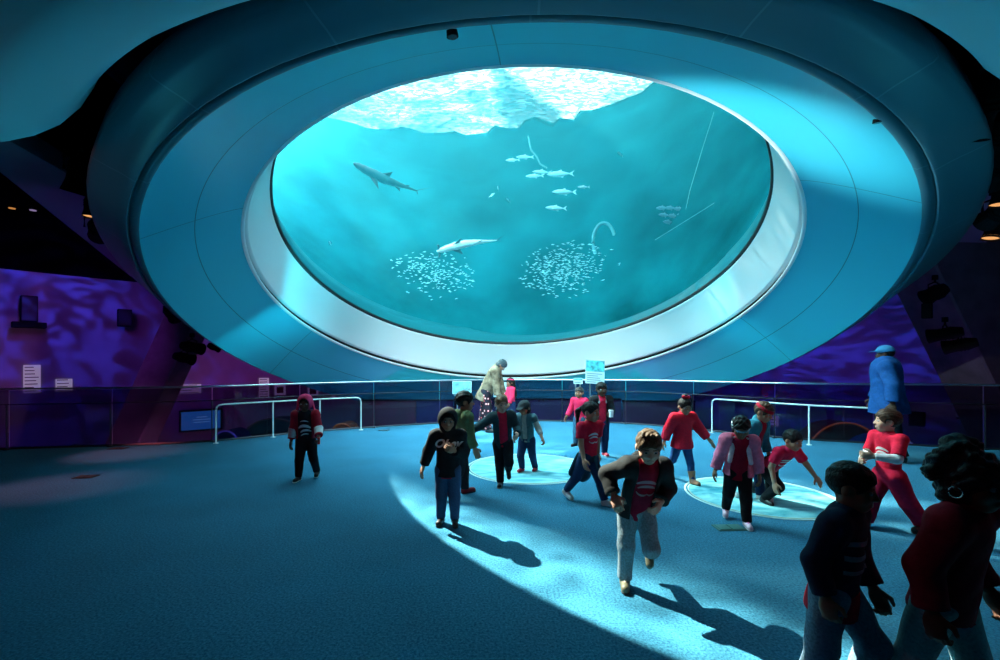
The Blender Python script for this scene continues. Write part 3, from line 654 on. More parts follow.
# ------------------------------------------------------------------ animals in the tank
def fish_mesh(name, L, h, w, m, tail=.28):
    n = 8; secs = [(-.5,.06),(-.40,.45),(-.22,.9),(0,1),(.2,.72),(.36,.32),(.42,.16)]
    rings = [[Vector((x*L, w*r*.5*math.cos(2*PI*k/n), h*r*.5*math.sin(2*PI*k/n))) for k in range(n)] for x, r in secs]
    v, f = loft(rings, cap0=True, cap1=True); b = len(v)
    v += [Vector((.40*L,0,h*.05)), Vector((.40*L,0,-h*.05)), Vector((.62*L,.004,h*.55)), Vector((.53*L,0,0)), Vector((.62*L,.004,-h*.55)),
          Vector((-.08*L,0,h*.46)), Vector((.12*L,0,h*.40)), Vector((.10*L,0,h*.75)), Vector((0,0,-h*.46)), Vector((.2*L,0,-h*.34)), Vector((.16*L,0,-h*.66))]
    f += [(b,b+2,b+3),(b+1,b+3,b+4),(b,b+3,b+1),(b+5,b+7,b+6),(b+8,b+9,b+10)]
    me = mesh_from(name, v, f); me.materials.append(m); return me
M_SIL = mat('silver_scales', (.30, .58, .62), .4, .1); M_GREYF = mat('grey_fish_skin', (.10, .22, .28), .5); M_PALE = mat('pale_fish_skin', (.32, .55, .58), .45)
fsmall = fish_mesh('schooling_fish', .105, .026, .02, M_SIL)
rng = random.Random(5)
def school(n, cx, cy, rx, ry, Yc, dY, label, group, size=1.0):
    for k in range(n):
        while True:
            a, b_ = rng.gauss(0, .5), rng.gauss(0, .5)
            if a*a+b_*b_ < 1: break
        p = at(cx+a*rx, cy+b_*ry, Yc+rng.uniform(-dY, dY))
        o = link('schooling_fish', fsmall); o.location = p; o.rotation_euler = (rng.uniform(-.3,.3), rng.uniform(-.35,.35), rng.choice((0, PI))+rng.uniform(-.7,.7)); s_ = size*rng.uniform(.75, 1.25); o.scale = (s_,)*3
        tag(o, label, 'fish', group)
school(120, 428, 278, 48, 28, 14.6, .5, 'tiny silver fish in the loose shoal below the pale hammerhead shark', 'silver shoal below the hammerhead', .95)
school(180, 574, 272, 52, 34, 14.5, .4, 'tiny silver fish in the dense round shoal right of centre low in the water', 'dense silver shoal', 1.0)
v_ = []; f_ = []
for k in range(1000):
    while True:
        a, b_ = rng.gauss(0, .48), rng.gauss(0, .48)
        if a*a+b_*b_ < 1: break
    if k < 640: p = at(572+a*52, 274+b_*32, 14.95+rng.uniform(-.3,.5))
    else: p = at(430+a*46, 276+b_*28, 15.1+rng.uniform(-.2,.3))
    M = Matrix.Translation(p) @ Matrix.Rotation(rng.choice((0, PI))+rng.uniform(-.7,.7), 4, 'Z') @ Matrix.Rotation(rng.uniform(-.35,.35), 4, 'Y') @ Matrix.Scale(rng.uniform(.7, 1.1), 4)
    b0 = len(v_); v_ += [M @ vv.co for vv in fsmall.vertices]; f_ += [tuple(b0+i for i in pp.vertices) for pp in fsmall.polygons]
o = link('shoal', mesh_from('shoal', v_, f_), M_SIL); tag(o, 'far silver fish deep inside the two shoals', 'fish', kind='stuff')
def single(px, py, Y, L, rz, me, label, group, ry=0):
    o = link('fish', me); o.location = at(px, py, Y); o.rotation_euler = (0, ry, rz); o.scale = (L,)*3; tag(o, label, 'fish', group)
fbig = fish_mesh('fish', 1, .24, .14, M_PALE); fdark = fish_mesh('fish', 1, .34, .16, M_GREYF); fp = fish_mesh('fish', 1, .2, .12, M_PALE)
for i, (px, py, L) in enumerate(((559, 174, .75), (563, 192, .68), (541, 172, .55), (534, 176, .5), (524, 157, .5), (555, 208, .6), (512, 160, .4), (583, 187, .35))):
    lab = ['longest pale fish of the loose row right of centre', 'pale fish just below the longest one of the row', 'pale fish left of the longest one in the row', 'pale fish second left of the longest one in the row', 'pale fish highest in the row beside the hanging chain', 'pale fish lowest in the row above the dense shoal', 'small pale fish at the left end of the row', 'small pale fish at the right end of the row'][i]
    single(px, py, 13.6, L, .1*(i % 3)-.1, fbig, lab, 'pale fish right of centre')
for i, (px, py) in enumerate(((338, 283), (347, 287), (360, 294), (371, 299), (383, 304), (350, 297), (368, 288), (392, 297))):
    single(px, py, 14.0, .32, PI+.3, fdark, 'small dark fish swimming low at the left side of the window', 'dark fish low at the left')
for i, (px, py) in enumerate(((662, 208), (670, 208), (679, 209), (664, 215), (673, 216), (668, 222), (682, 215), (690, 214))):
    single(px, py, 13.4, .36, .05*i, fdark, 'small dark fish in the tight group at the right side of the window', 'dark fish at the right')
for i, (px, py) in enumerate(((745, 158), (752, 153), (740, 156), (620, 154), (508, 200), (498, 188), (330, 243), (492, 195))):
    single(px, py, 12.0, .30, .3*i, fp, ['pale fish beside the right rim of the window', 'pale fish nearest the right rim of the window', 'pale fish third from the right rim of the window', 'lone pale fish under the bright surface', 'lone pale fish right of both sharks', 'small pale fish up and left of the lone one between the sharks', 'lone pale fish near the left rim of the window', 'small pale fish lowest of three between the sharks'][i], None)
# hanging ropes
def rope(pts, r, label, name='rope', m=None):
    bm = bmesh.new(); tube(bm, pts, r, 6); tag(link(name, bm_mesh(bm, name), m or mat('white_rope', (.10, .30, .32), .8)), label, 'rope')
rope([at(714, 112, 14), at(702, 150, 13.6), at(690, 190, 13.3), at(680, 236, 13)], .010, 'long pale rope hanging down at the right side of the window')
rope([at(770, 172, 11.5), at(735, 190, 11.8), at(700, 212, 12.2), at(655, 240, 12.6)], .008, 'thin pale rope slanting in from the right rim of the window')
rope([at(528, 136, 14), at(531, 150, 14), at(537, 157, 14), at(540, 164, 14), at(547, 168, 14)], .03, 'short white rope dangling near the middle of the water')
bm = bmesh.new(); tube(bm, [at(604+11*math.cos(2*PI*i/28), 242+19*math.sin(2*PI*i/28), 15.2) for i in range(28)], .06, 8, closed=True)
tag(link('feeding_hoop', bm_mesh(bm, 'feeding_hoop'), mat('hoop_grey', (.10, .3, .34), .6)), 'upright pale oval hoop standing behind the dense shoal', 'hoop')

# reef rocks along the far tank wall
M_REEF = mat('reef_rock', (.20, .42, .30), .95, var=.8, scale=2.5, bump=.6, bscale=6, detail=6)
def reef(px, py, Y, r, label, sq=.7):
    bm = bmesh.new(); bmesh.ops.create_icosphere(bm, subdivisions=5, radius=1)
    c = at(px, py, Y)
    for v in bm.verts:
        d = v.co.normalized(); k = 1+.45*noise.fractal(d*1.6+c, 1, 2, 5)+.12*noise.noise(d*7+c)
        v.co = Vector((d.x*r*1.25*k, d.y*r*.55*k, d.z*r*sq*k))
    o = link('reef_rock', bm_mesh(bm, 'reef_rock'), M_REEF, None, True); o.location = c; tag(o, label, 'rock', 'reef rocks on the far side of the tank')
reef(700, 238, 15.7, 1.7, 'large greenish reef rock at the right behind the slanting rope', .8)
reef(640, 300, 14.9, 1.3, 'dark reef rock low in the window right of the dense shoal', .5)
reef(735, 195, 14.6, 1.2, 'reef rock beside the right rim of the window')
reef(330, 300, 14.2, 1.0, 'reef rock low at the left rim of the window', .4)
# ------------------------------------------------------------------ figures: implicit surfaces -> one closed mesh per body / garment
def V3(*a): return np.array(a, float)
def unit(v): v = np.asarray(v, float); return v/max(1e-9, np.linalg.norm(v))
def Rx(a): a = math.radians(a); c, s = math.cos(a), math.sin(a); return np.array([[1,0,0],[0,c,-s],[0,s,c]])
def Ry(a): a = math.radians(a); c, s = math.cos(a), math.sin(a); return np.array([[c,0,s],[0,1,0],[-s,0,c]])
def Rz(a): a = math.radians(a); c, s = math.cos(a), math.sin(a); return np.array([[c,-s,0],[s,c,0],[0,0,1]])
class Con:      # tapered capsule, optionally flattened along an axis, optionally cut square at its far end
    def __init__(s, a, b, ra, rb, flat=None, clip=False, clipa=False):
        s.a = np.asarray(a, float); s.b = np.asarray(b, float); s.ra = ra; s.rb = rb; s.flat = flat; s.clip = clip; s.clipa = clipa
        r = max(ra, rb); s.lo = np.minimum(s.a, s.b)-r; s.hi = np.maximum(s.a, s.b)+r
    def d(s, P):
        ba = s.b-s.a; L2 = max(1e-12, ba @ ba); pa = P-s.a
        t = np.clip((pa @ ba)/L2, 0, 1); q = pa-t[..., None]*ba
        k = 1.0
        if s.flat is not None:
            n, f = s.flat; n = unit(n); q = q+((1/f-1)*(q @ n))[..., None]*n; k = min(1, (1+f)/2)
        d = (np.sqrt((q*q).sum(-1))-(s.ra+t*(s.rb-s.ra)))*k
        if s.clip: d = np.maximum(d, (P-s.b) @ unit(ba))
        if s.clipa: d = np.maximum(d, -((P-s.a) @ unit(ba)))
        return d
class Ell:
    def __init__(s, c, r, R=None):
        s.c = np.asarray(c, float); s.r = np.asarray(r, float); s.R = np.eye(3) if R is None else R
        e = np.sqrt(((s.R*s.r)**2).sum(1)); s.lo = s.c-e; s.hi = s.c+e
    def d(s, P):
        q = (P-s.c) @ s.R; k0 = np.sqrt(((q/s.r)**2).sum(-1)); k1 = np.sqrt(((q/s.r**2)**2).sum(-1))
        return k0*(k0-1)/np.maximum(k1, 1e-6)
class Box:
    def __init__(s, c, h, R=None, r=0):
        s.c = np.asarray(c, float); s.h = np.asarray(h, float); s.R = np.eye(3) if R is None else R; s.r = r
        e = (np.abs(s.R)*s.h).sum(1); s.lo = s.c-e; s.hi = s.c+e
    def d(s, P):
        q = np.abs((P-s.c) @ s.R)-s.h+s.r
        return np.sqrt((np.maximum(q, 0)**2).sum(-1))+np.minimum(q.max(-1), 0)-s.r
def solidify(ops, h):
    """ops: ('add',prim,k) ('sub',prim,k) ('cut',point,normal) -> verts, faces by surface nets"""
    adds = [o[1] for o in ops if o[0] == 'add']
    lo = np.min([p.lo for p in adds], 0)-3*h-.01; hi = np.max([p.hi for p in adds], 0)+3*h+.01
    n = np.ceil((hi-lo)/h).astype(int)+1
    G = np.full(n, 9.0)
    ax = [lo[i]+h*np.arange(n[i]) for i in range(3)]
    for o in ops:
        if o[0] == 'cut':
            p, nn = np.asarray(o[1], float), unit(o[2])
            X = ((ax[0]-p[0])*nn[0])[:, None, None]+((ax[1]-p[1])*nn[1])[None, :, None]+((ax[2]-p[2])*nn[2])[None, None, :]
            G = np.maximum(G, X); continue
        pr = o[1]; k = o[2] if len(o) > 2 else 0
        m = .03+2*k
        i0 = np.maximum(0, np.floor((pr.lo-m-lo)/h).astype(int)); i1 = np.minimum(n, np.ceil((pr.hi+m-lo)/h).astype(int)+1)
        sl = tuple(slice(a, b) for a, b in zip(i0, i1))
        P = np.stack(np.meshgrid(*[ax[i][sl[i]] for i in range(3)], indexing='ij'), -1)
        d = pr.d(P); g = G[sl]
        if o[0] == 'sub': d = -d
        if k > 0:
            if o[0] == 'add':
                hh = np.clip(.5+.5*(g-d)/k, 0, 1); G[sl] = g*(1-hh)+d*hh-k*hh*(1-hh)
            else:
                hh = np.clip(.5-.5*(g-d)/k, 0, 1); G[sl] = g*(1-hh)+d*hh+k*hh*(1-hh)
        else:
            G[sl] = np.minimum(g, d) if o[0] == 'add' else np.maximum(g, d)
    S_ = G < 0
    c = np.zeros(n-1, int)
    for dx in (0,1):
        for dy in (0,1):
            for dz in (0,1): c += S_[dx:n[0]-1+dx, dy:n[1]-1+dy, dz:n[2]-1+dz]
    act = np.argwhere((c > 0) & (c < 8))
    if len(act) == 0: return np.zeros((0,3)), np.zeros((0,4), int)
    idx = -np.ones(n-1, int); idx[tuple(act.T)] = np.arange(len(act))
    acc = np.zeros((len(act), 3)); cnt = np.zeros(len(act))
    cor = [(0,0,0),(1,0,0),(0,1,0),(1,1,0),(0,0,1),(1,0,1),(0,1,1),(1,1,1)]
    val = [G[tuple((act+np.array(k)).T)] for k in cor]
    for a in range(8):
        for b in range(a+1, 8):
            df = np.array(cor[b])-np.array(cor[a])
            if np.abs(df).sum() != 1: continue
            va, vb = val[a], val[b]; m = (va < 0) != (vb < 0)
            t = np.where(m, va/np.where(m, va-vb, 1), 0)
            acc[m] += (np.array(cor[a])+t[:, None]*df)[m]; cnt[m] += 1
    Vt = lo+h*(act+acc/cnt[:, None])
    F_ = []
    for axn in range(3):
        o1, o2 = [(1,2),(2,0),(0,1)][axn]
        A = np.take(S_, range(0, n[axn]-1), axn); B = np.take(S_, range(1, n[axn]), axn)
        for sgn in (0, 1):
            e = np.argwhere(A & ~B) if sgn == 0 else np.argwhere(~A & B)
            e = e[(e[:, o1] > 0) & (e[:, o2] > 0) & (e[:, o1] < n[o1]-1) & (e[:, o2] < n[o2]-1)]
            if not len(e): continue
            u = np.zeros(3, int); u[o1] = 1; w_ = np.zeros(3, int); w_[o2] = 1
            q = [idx[tuple((e-u-w_).T)], idx[tuple((e-w_).T)], idx[tuple(e.T)], idx[tuple((e-u).T)]]
            if sgn: q = q[::-1]
            F_.append(np.stack(q, 1))
    return Vt, np.concatenate(F_)
def np_mesh(name, v, f, m, smooth=True):
    me = bpy.data.meshes.new(name); nv, nf = len(v), len(f)
    me.vertices.add(nv); me.vertices.foreach_set('co', v.astype(np.float32).ravel())
    me.loops.add(nf*4); me.loops.foreach_set('vertex_index', f.astype(np.int32).ravel())
    me.polygons.add(nf); me.polygons.foreach_set('loop_start', np.arange(0, nf*4, 4, dtype=np.int32))
    me.update(calc_edges=True); me.validate()
    me.polygons.foreach_set('use_smooth', [smooth]*len(me.polygons))
    for k in (m if isinstance(m, (list, tuple)) else [m]): me.materials.append(k)
    me.update(); return me

# cloth and skin colours
_mc = {}
def cloth(name, col, rough=.85, var=.15, scale=30, bump=.3, bscale=45):
    if name not in _mc: _mc[name] = mat(name, col, rough, var=var, scale=scale, bump=bump, bscale=bscale, spec=.15)
    return _mc[name]
def skinm(tone):
    k = {'dark': (.10, .045, .028), 'brown': (.24, .115, .07), 'tan': (.42, .22, .14), 'light': (.60, .36, .26)}[tone]
    return cloth('skin_'+tone, k, .5, .06, 8, .03)
HAIR = lambda n, c: cloth('hair_'+n, c, .45, .5, 60, .6, 90)
M_EYEW = mat('eye_white', (.40, .40, .39), .6, spec=.1); M_EYED = mat('eye_iris', (.02, .012, .01), .5, spec=.1); M_LIP = {}
C_RED = (.62, .012, .045); C_MAROON = (.30, .006, .03); C_BLACK = (.012, .013, .016); C_NAVY = (.012, .03, .09); C_JEAN = (.05, .10, .20); C_WHITE = (.72, .74, .74)

class Fig:
    def __init__(s, label, px, py, H, yaw, tone='brown', adult=False, h=.0065, group=None, foot_at=None, stout=1.0, category='child', **pose):
        s.H = H; s.h = h; s.label = label; s.stout = stout; s.adult = adult; s.tone = tone; s.cat = category
        s.loc = ground(px, py); s.yaw = yaw; s.layers = []; s.pose = pose
        s.build()
    def build(s):
        H = s.H; p = s.pose; ad = s.adult; st = s.stout
        lean, side, twist = p.get('lean', 4), p.get('side', 0), p.get('twist', 0)
        s.hh = hh = (.135 if ad else .178)*H
        s.T = T = Rz(twist) @ Rx(lean) @ Ry(side); s.TP = TP = Rx(p.get('hips', lean*.3)) @ Ry(side*.3)
        s.P = P = V3(0, 0, 0)
        tl = (.31 if ad else .315)*H; s.tl = tl
        s.neck = P+T @ V3(0, 0, tl); s.sw = (.115 if ad else .105)*H*(1+.5*(st-1))
        s.sh = {k: s.neck+T @ V3(k*s.sw, 0, -.022*H) for k in (-1, 1)}
        s.hip = {k: P+TP @ V3(k*(.052 if ad else .05)*H*(1+.5*(st-1)), 0, -.01*H) for k in (-1, 1)}
        def dr(a, o, k): a, o = math.radians(a), math.radians(o); return V3(k*math.sin(o), -math.sin(a)*math.cos(o), -math.cos(a)*math.cos(o))
        ua, fa = (.172*H, .145*H) if ad else (.162*H, .135*H)
        s.el = {}; s.wr = {}; s.fd = {}
        for k in (-1, 1):
            a, o, a2, o2 = p.get('arms', {}).get(k, (5, 10, 15, 5))
            s.el[k] = s.sh[k]+T @ dr(a, o, k)*ua; s.fd[k] = T @ dr(a2, o2, k); s.wr[k] = s.el[k]+s.fd[k]*fa
        th, shn = (.245*H, .235*H) if ad else (.225*H, .20*H)
        s.kn = {}; s.an = {}; s.ft = {}
        for k in (-1, 1):
            a, o, b = p.get('legs', {}).get(k, (0, 4, 3))
            s.kn[k] = s.hip[k]+dr(a, o, k)*th; sd = dr(a-b, o*.6, k); s.an[k] = s.kn[k]+sd*shn
            fp = p.get('feet', {}).get(k, None)
            toe = p.get('toe', 8)
            if fp is None: fp = 0
            f = Rz(k*toe*1.0) @ V3(0, -math.cos(math.radians(fp)), -math.sin(math.radians(fp)))
            f = unit(f); x = unit(np.cross(f, V3(0, 0, 1)) if abs(f[2]) < .95 else V3(-1, 0, 0)); u = unit(np.cross(x, f))
            s.ft[k] = (f, u, x)
        s.HT = HT = Rz(twist*.7+p.get('hyaw', 0)) @ Rx(lean*.35+p.get('hpitch', 0)) @ Ry(p.get('hroll', 0))
        s.hc = s.neck+T @ V3(0, -.006*H, .028*H)            # chin-level origin of the head frame
        zmin = min((s.an[k]-s.ft[k][1]*.042*H)[2]-max(0, -( s.ft[k][0]*.09*H)[2]) for k in (-1, 1))
        if p.get('zfix') is not None: zmin = p['zfix'](s)
        s.off = V3(0, 0, -zmin)
        for nm in ('P', 'neck', 'hc'): setattr(s, nm, getattr(s, nm)+s.off)
        for dct in (s.sh, s.hip, s.el, s.wr, s.kn, s.an):
            for k in dct: dct[k] = dct[k]+s.off
        # slide so the body centre of support stands at loc
        s.body()
    def hp(s, x, y, z): return s.hc+s.HT @ V3(x*s.hh, y*s.hh, z*s.hh)
    def tp(s, x, y, z): return s.P+s.T @ V3(x*s.H, y*s.H, z*s.H)
    def skinops(s):
        H, hh, st = s.H, s.hh, s.stout; o = []; A = lambda pr, k=.015: o.append(('add', pr, k*H))
        yax = s.T @ V3(0,1,0)
        A(Con(s.tp(0,0,0), s.tp(0,0,.12), .076*H*st, .070*H*st, (yax, .75)), 0)
        A(Con(s.tp(0,0,.12), s.tp(0,0,.25), .070*H*st, .078*H*st, (yax, .75)), .04)
        A(Con(s.sh[-1], s.sh[1], .036*H, .036*H), .03)
        A(Con(s.neck-s.T @ V3(0,0,.02*H), s.hp(0, .06, .35), .036*H if not s.adult else .034*H, .033*H), .02)
        for k in (-1, 1):
            A(Con(s.sh[k], s.el[k], .034*H, .027*H), .02); A(Con(s.el[k], s.wr[k], .027*H, .019*H), .01)
            A(Con(s.hip[k], s.kn[k], .055*H, .038*H), .02); A(Con(s.kn[k], s.an[k], .038*H, .024*H), .015)
            A(Con(s.an[k], s.an[k]+s.ft[k][0]*.06*H-s.ft[k][1]*.018*H, .024*H, .02*H), .01)
        # head
        E = lambda x, y, z, r, k=.012, R=None: A(Ell(s.hp(x, y, z), V3(*r)*hh, s.HT if R is None else R), k)
        E(0, .04, .60, (.365, .43, .40), .015)
        E(0, -.10, .32, (.275, .30, .26), .03); E(0, -.24, .10, (.13, .11, .09), .03)
        for k in (-1, 1):
            E(k*.19, -.24, .34, (.11, .11, .11), .02)
            E(k*.375, .06, .44, (.045, .085, .125), .006)
        o.append(('sub', Ell(s.hp(.15, -.46, .49), V3(.10, .09, .065)*hh, s.HT), .012*H)); o.append(('sub', Ell(s.hp(-.15, -.46, .49), V3(.10, .09, .065)*hh, s.HT), .012*H))
        A(Con(s.hp(0, -.37, .50), s.hp(0, -.455, .36), .035*hh, .058*hh), .008)
        for k in (-1, 1): A(Ell(s.hp(k*.05, -.41, .345), V3(.045, .05, .04)*hh, s.HT), .006)
        A(Ell(s.hp(0, -.375, .215), V3(.115, .05, .028)*hh, s.HT), .004); A(Ell(s.hp(0, -.37, .17), V3(.10, .05, .028)*hh, s.HT), .004)
        for k in (-1, 1): s.hand(k, A)
        return o
    def hand(s, k, A):
        H = s.H; W = s.wr[k]; d = unit(s.fd[k]); curl = s.pose.get('curl', {}).get(k, 35)
        n = s.T @ V3(-k, 0, 0)                     # palm faces the body
        pn = s.pose.get('palm', {}).get(k)
        if pn is not None: n = s.T @ np.asarray(pn, float)
        n = unit(n-d*(n @ d)); t = unit(np.cross(d, n))
        fwd = s.T @ V3(0, -1, .3)
        if t @ fwd < 0: t = -t                     # thumb to the front
        R = np.stack([d, t, n], 1); f = 1.0 if not s.adult else .9
        A(Ell(W+d*.042*H*f, V3(.045, .031, .0165)*H*f, R), .008)
        for i in range(4):
            L = (.027, .031, .029, .022)[i]*H*f; b = W+d*.074*H*f+t*(.0225-.015*i)*H*f; c = math.radians(curl+4*i)
            r_ = (.0077 if i < 3 else .0068)*H*f
            p1 = b+(d*math.cos(c*.6)+n*math.sin(c*.6))*L; p2 = p1+(d*math.cos(c*1.5)+n*math.sin(c*1.5))*L*.8
            A(Con(W+d*.05*H*f+t*(.018-.012*i)*H*f, b, r_*1.05, r_*1.05), .003); A(Con(b, p1, r_, r_*.92), .001); A(Con(p1, p2, r_*.92, r_*.75), .001)
        b = W+d*.022*H*f+t*.022*H*f; p1 = b+unit(d*.65+t*.7+n*.25)*.032*H*f; p2 = p1+unit(d*.9+t*.1+n*.35)*.024*H*f
        A(Con(b, p1, .010*H*f, .0088*H*f), .006); A(Con(p1, p2, .0088*H*f, .007*H*f), .002)
    def put(s, name, ops, m, h=None, wob=0, par=None, wf=28, smooth=True):
        v, f = solidify(ops, h or s.h)
        if not len(v): return None
        if wob: s.wobble(v, f, wob, wf)
        o = link(name, np_mesh(name, v, f, m, smooth), None, par if par is not None else s.root)
        return o
    def wobble(s, v, f, amp, wf):
        ctr = v[f].mean(1); nrm = np.cross(v[f[:,1]]-v[f[:,0]], v[f[:,2]]-v[f[:,0]]); N = np.zeros_like(v)
        for i in range(4): np.add.at(N, f[:, i], nrm)
        N /= np.maximum(1e-12, np.linalg.norm(N, axis=1))[:, None]
        ph = (hash(s.label) % 100)*.0 + len(s.label)*.37
        x, y, z = v.T
        w_ = np.sin(wf*(z*1.0+.55*x+.3*y)+2.1*np.sin(wf*.33*(x-y)+ph))*.6+np.sin(wf*1.9*(z*.6-.8*x+.5*y)+1.7*np.sin(wf*.5*z+ph))*.4
        v += N*(w_*amp)[:, None]
    def body(s):
        s.ops = s.skinops()
        v, f = solidify(s.ops, s.h)
        s.root = link('person', np_mesh('person', v, f, skinm(s.tone)))
        tag(s.root, s.label, s.cat, 'visitors in the gallery')
        s.root.location = s.loc; s.root.rotation_euler = (0, 0, math.radians(s.yaw))
        # eyes, brows, mouth
        for k in (-1, 1):
            R = s.HT; c = s.hp(k*.15, -.335, .485); hh = s.hh
            v, f = solidify([('add', Ell(c, V3(.075, .06, .05)*hh, R), 0)], .0035)
            me = np_mesh('eye', v, f, [M_EYEW, M_EYED]); ic = s.hp(k*.15, -.39, .482)
            for pg in me.polygons:
                if np.linalg.norm(np.array(pg.center)-ic) < .034*hh: pg.material_index = 1
            link('eye', me, None, s.root)
            s.put('eyebrow', [('add', Con(s.hp(k*.07, -.385, .575), s.hp(k*.23, -.335, .58), .016*hh, .012*hh), 0)], HAIR('brow', (.02, .014, .012)), .003)
        s.put('mouth', [('add', Con(s.hp(-.085, -.395, .195), s.hp(.085, -.395, .195), .022*s.hh, .022*s.hh, (s.HT @ V3(0,0,1), .6)), 0)], cloth('lips_'+s.tone, {'dark': (.12, .03, .03), 'brown': (.25, .06, .05), 'tan': (.4, .12, .1), 'light': (.5, .18, .16)}[s.tone], .4, 0, 1, 0), .003)
    # ---- garments
    def trunk(s, off, hem, top=.25, wid=1.0, flare=0.0):
        H, st = s.H, s.stout; yax = s.T @ V3(0,1,0); o = []
        o.append(('add', Con(s.tp(0,0,hem-.01), s.tp(0,0,.12), (.080+off+flare)*H*st*wid, (.074+off)*H*st*wid, (yax, .78)), 0))
        o.append(('add', Con(s.tp(0,0,.12), s.tp(0,0,top), (.074+off)*H*st*wid, (.080+off)*H*st*wid, (yax, .78)), .03*H))
        o.append(('add', Con(s.sh[-1], s.sh[1], (.037+off)*H, (.037+off)*H), .03*H))
        o.append(('add', Con(s.neck-s.T @ V3(0,0,.03*H), s.neck+s.T @ V3(0,-.002*H,.004*H), (.046+off*.6)*H, (.043+off*.5)*H), .02*H))
        return o
    def sleeves(s, off, length=1.0, cuff=0.0, which=(-1, 1)):
        H = s.H; o = []
        for k in which:
            if length <= .5:
                e = s.sh[k]+(s.el[k]-s.sh[k])*length*2; o.append(('add', Con(s.sh[k], e, (.038+off)*H, (.036+off)*H, clip=True), .02*H))
            else:
                t = (length-.5)*2; e = s.el[k]+(s.wr[k]-s.el[k])*t
                o.append(('add', Con(s.sh[k], s.el[k], (.037+off)*H, (.031+off)*H), .02*H)); o.append(('add', Con(s.el[k], e, (.031+off)*H, (.024+off)*H, clip=True), .012*H))
                if cuff: o.append(('add', Con(e-(e-s.el[k])*.16, e, (.025+off+cuff)*H, (.024+off+cuff)*H, clip=True, clipa=True), .003))
        return o
    def hemcut(s, hem): return [('cut', s.tp(0,0,hem), s.T @ V3(0,0,-1))]
    def shirt(s, m, sleeve=.3, off=.010, hem=-.035, name='shirt', wid=1.0, flare=.004, wob=.0018, extra=()):
        o = s.trunk(off, hem, wid=wid, flare=flare)
        if hem < .02: o += s.hemcut(hem)
        o += s.sleeves(off, sleeve)
        o += list(extra)
        s.top = s.put(name, o, m, wob=wob*s.H); return s.top
    def jacket(s, m, off=.022, hem=-.05, open_=.05, sleeve=.97, name='jacket', wid=1.0, flare=.01, cuff=.003, wob=.003, which=(-1,1), collar=True, extra=(), opentop=.4):
        o = s.trunk(off, hem, wid=wid, flare=flare)+s.hemcut(hem)
        H = s.H
        if open_ > 0:
            o.append(('sub', Box(s.tp(0, -.12, (hem+.29)/2-.02), V3(open_, .115, .30)*H*V3(1,1,1), s.T, .01), .01*H))
        if collar: o.append(('add', Con(s.neck-s.T @ V3(0,-.012*H,.02*H), s.neck+s.T @ V3(0,.012*H,.022*H), .055*H, .056*H), .012*H)); o.append(('sub', Con(s.neck+s.T @ V3(0,-.06*H,-.03*H), s.neck+s.T @ V3(0,-.02*H,.05*H), .04*H, .05*H), .008*H))
        o += s.sleeves(off*.75, sleeve, cuff, which)+list(extra)
        return s.put(name, o, m, wob=wob*s.H)
    def pants(s, m, off=.010, length=.97, name='trousers', wob=.0025, loose=0.0):
        H, st = s.H, s.stout; o = []; yax = s.TP @ V3(0,1,0); tp_ = lambda z: s.P+s.TP @ V3(0,0,z*H)
        o.append(('add', Con(tp_(.0), tp_(.06), (.083+off*.5)*H*st, (.076+off*.5)*H*st, (yax, .82)), 0))
        for k in (-1, 1):
            e = s.kn[k]+(s.an[k]-s.kn[k])*length
            o.append(('add', Con(s.hip[k], s.kn[k], (.058+off)*H*(.5+.5*st), (.041+off+loose*.5)*H), .013*H)); o.append(('add', Con(s.kn[k], e, (.041+off+loose*.5)*H, (.030+off+loose)*H, clip=True), .012*H))
        return s.put(name, o, m, wob=wob*H)
    def shoes(s, m, sole, boot=0, name='shoe', extra=None):
        H = s.H
        for k in (-1, 1):
            f, u, x = s.ft[k]; A_ = s.an[k]; z = -.042*H
            o = [('add', Con(A_-u*.016*H-f*.010*H, A_-u*.020*H+f*.088*H, .031*H, .027*H, (x, .92)), 0), ('add', Con(A_-u*.01*H, A_+u*.012*H, .030*H, .031*H, clip=True), .015*H)]
            if boot: o.append(('add', Con(A_-u*.01*H, A_+unit(s.kn[k]-A_)*boot*H, .032*H, .043*H, clip=True), .012*H))
            o.append(('cut', A_+u*(z+.008*H), -u))
            sh_ = s.put(name, o, m, .0055)
            o = [('add', Con(A_-u*.016*H-f*.011*H, A_-u*.020*H+f*.091*H, .0335*H, .0295*H, (x, .92)), 0), ('cut', A_+u*z, -u), ('cut', A_+u*(z+.013*H), u)]
            s.put('sole', o, sole, .005, par=sh_)
            if extra is not None: s.put('lace_panel', [('add', Con(A_+f*.025*H+u*.008*H, A_+f*.06*H-u*.001*H, .012*H, .010*H, (x, 1.0)), 0)], extra, .004, par=sh_)
    def hair(s, m, kind='short', scale=1.0, wob=.002, extra=(), low=.25, fringe=0.0):
        hh = s.hh; o = [('add', Ell(s.hp(0, .05, .63), V3(.41, .475, .43)*hh*scale, s.HT), 0)]
        if kind in ('long', 'bob'): o.append(('add', Ell(s.hp(0, .16, .30), V3(.40, .36, .42)*hh, s.HT), .05*hh))
        o.append(('sub', Ell(s.hp(0, -.46, .34-fringe), V3(.335, .42, .36)*hh, s.HT), .03*hh))
        if kind == 'short':
            o.append(('cut', s.hp(0, .1, low), s.HT @ unit(V3(0, -.35, -1))))
            for k in (-1, 1): o.append(('sub', Ell(s.hp(k*.42, .0, .40), V3(.16, .16, .2)*hh, s.HT), .02*hh))
        elif kind == 'up':
            o.append(('cut', s.hp(0, .1, .3), s.HT @ unit(V3(0, -.2, -1))))
            for k in (-1, 1): o.append(('sub', Ell(s.hp(k*.42, .0, .40), V3(.14, .14, .18)*hh, s.HT), .02*hh))
        o += list(extra)
        return s.put('hair', o, m, max(.005, s.h*.85), wob=wob, wf=110)
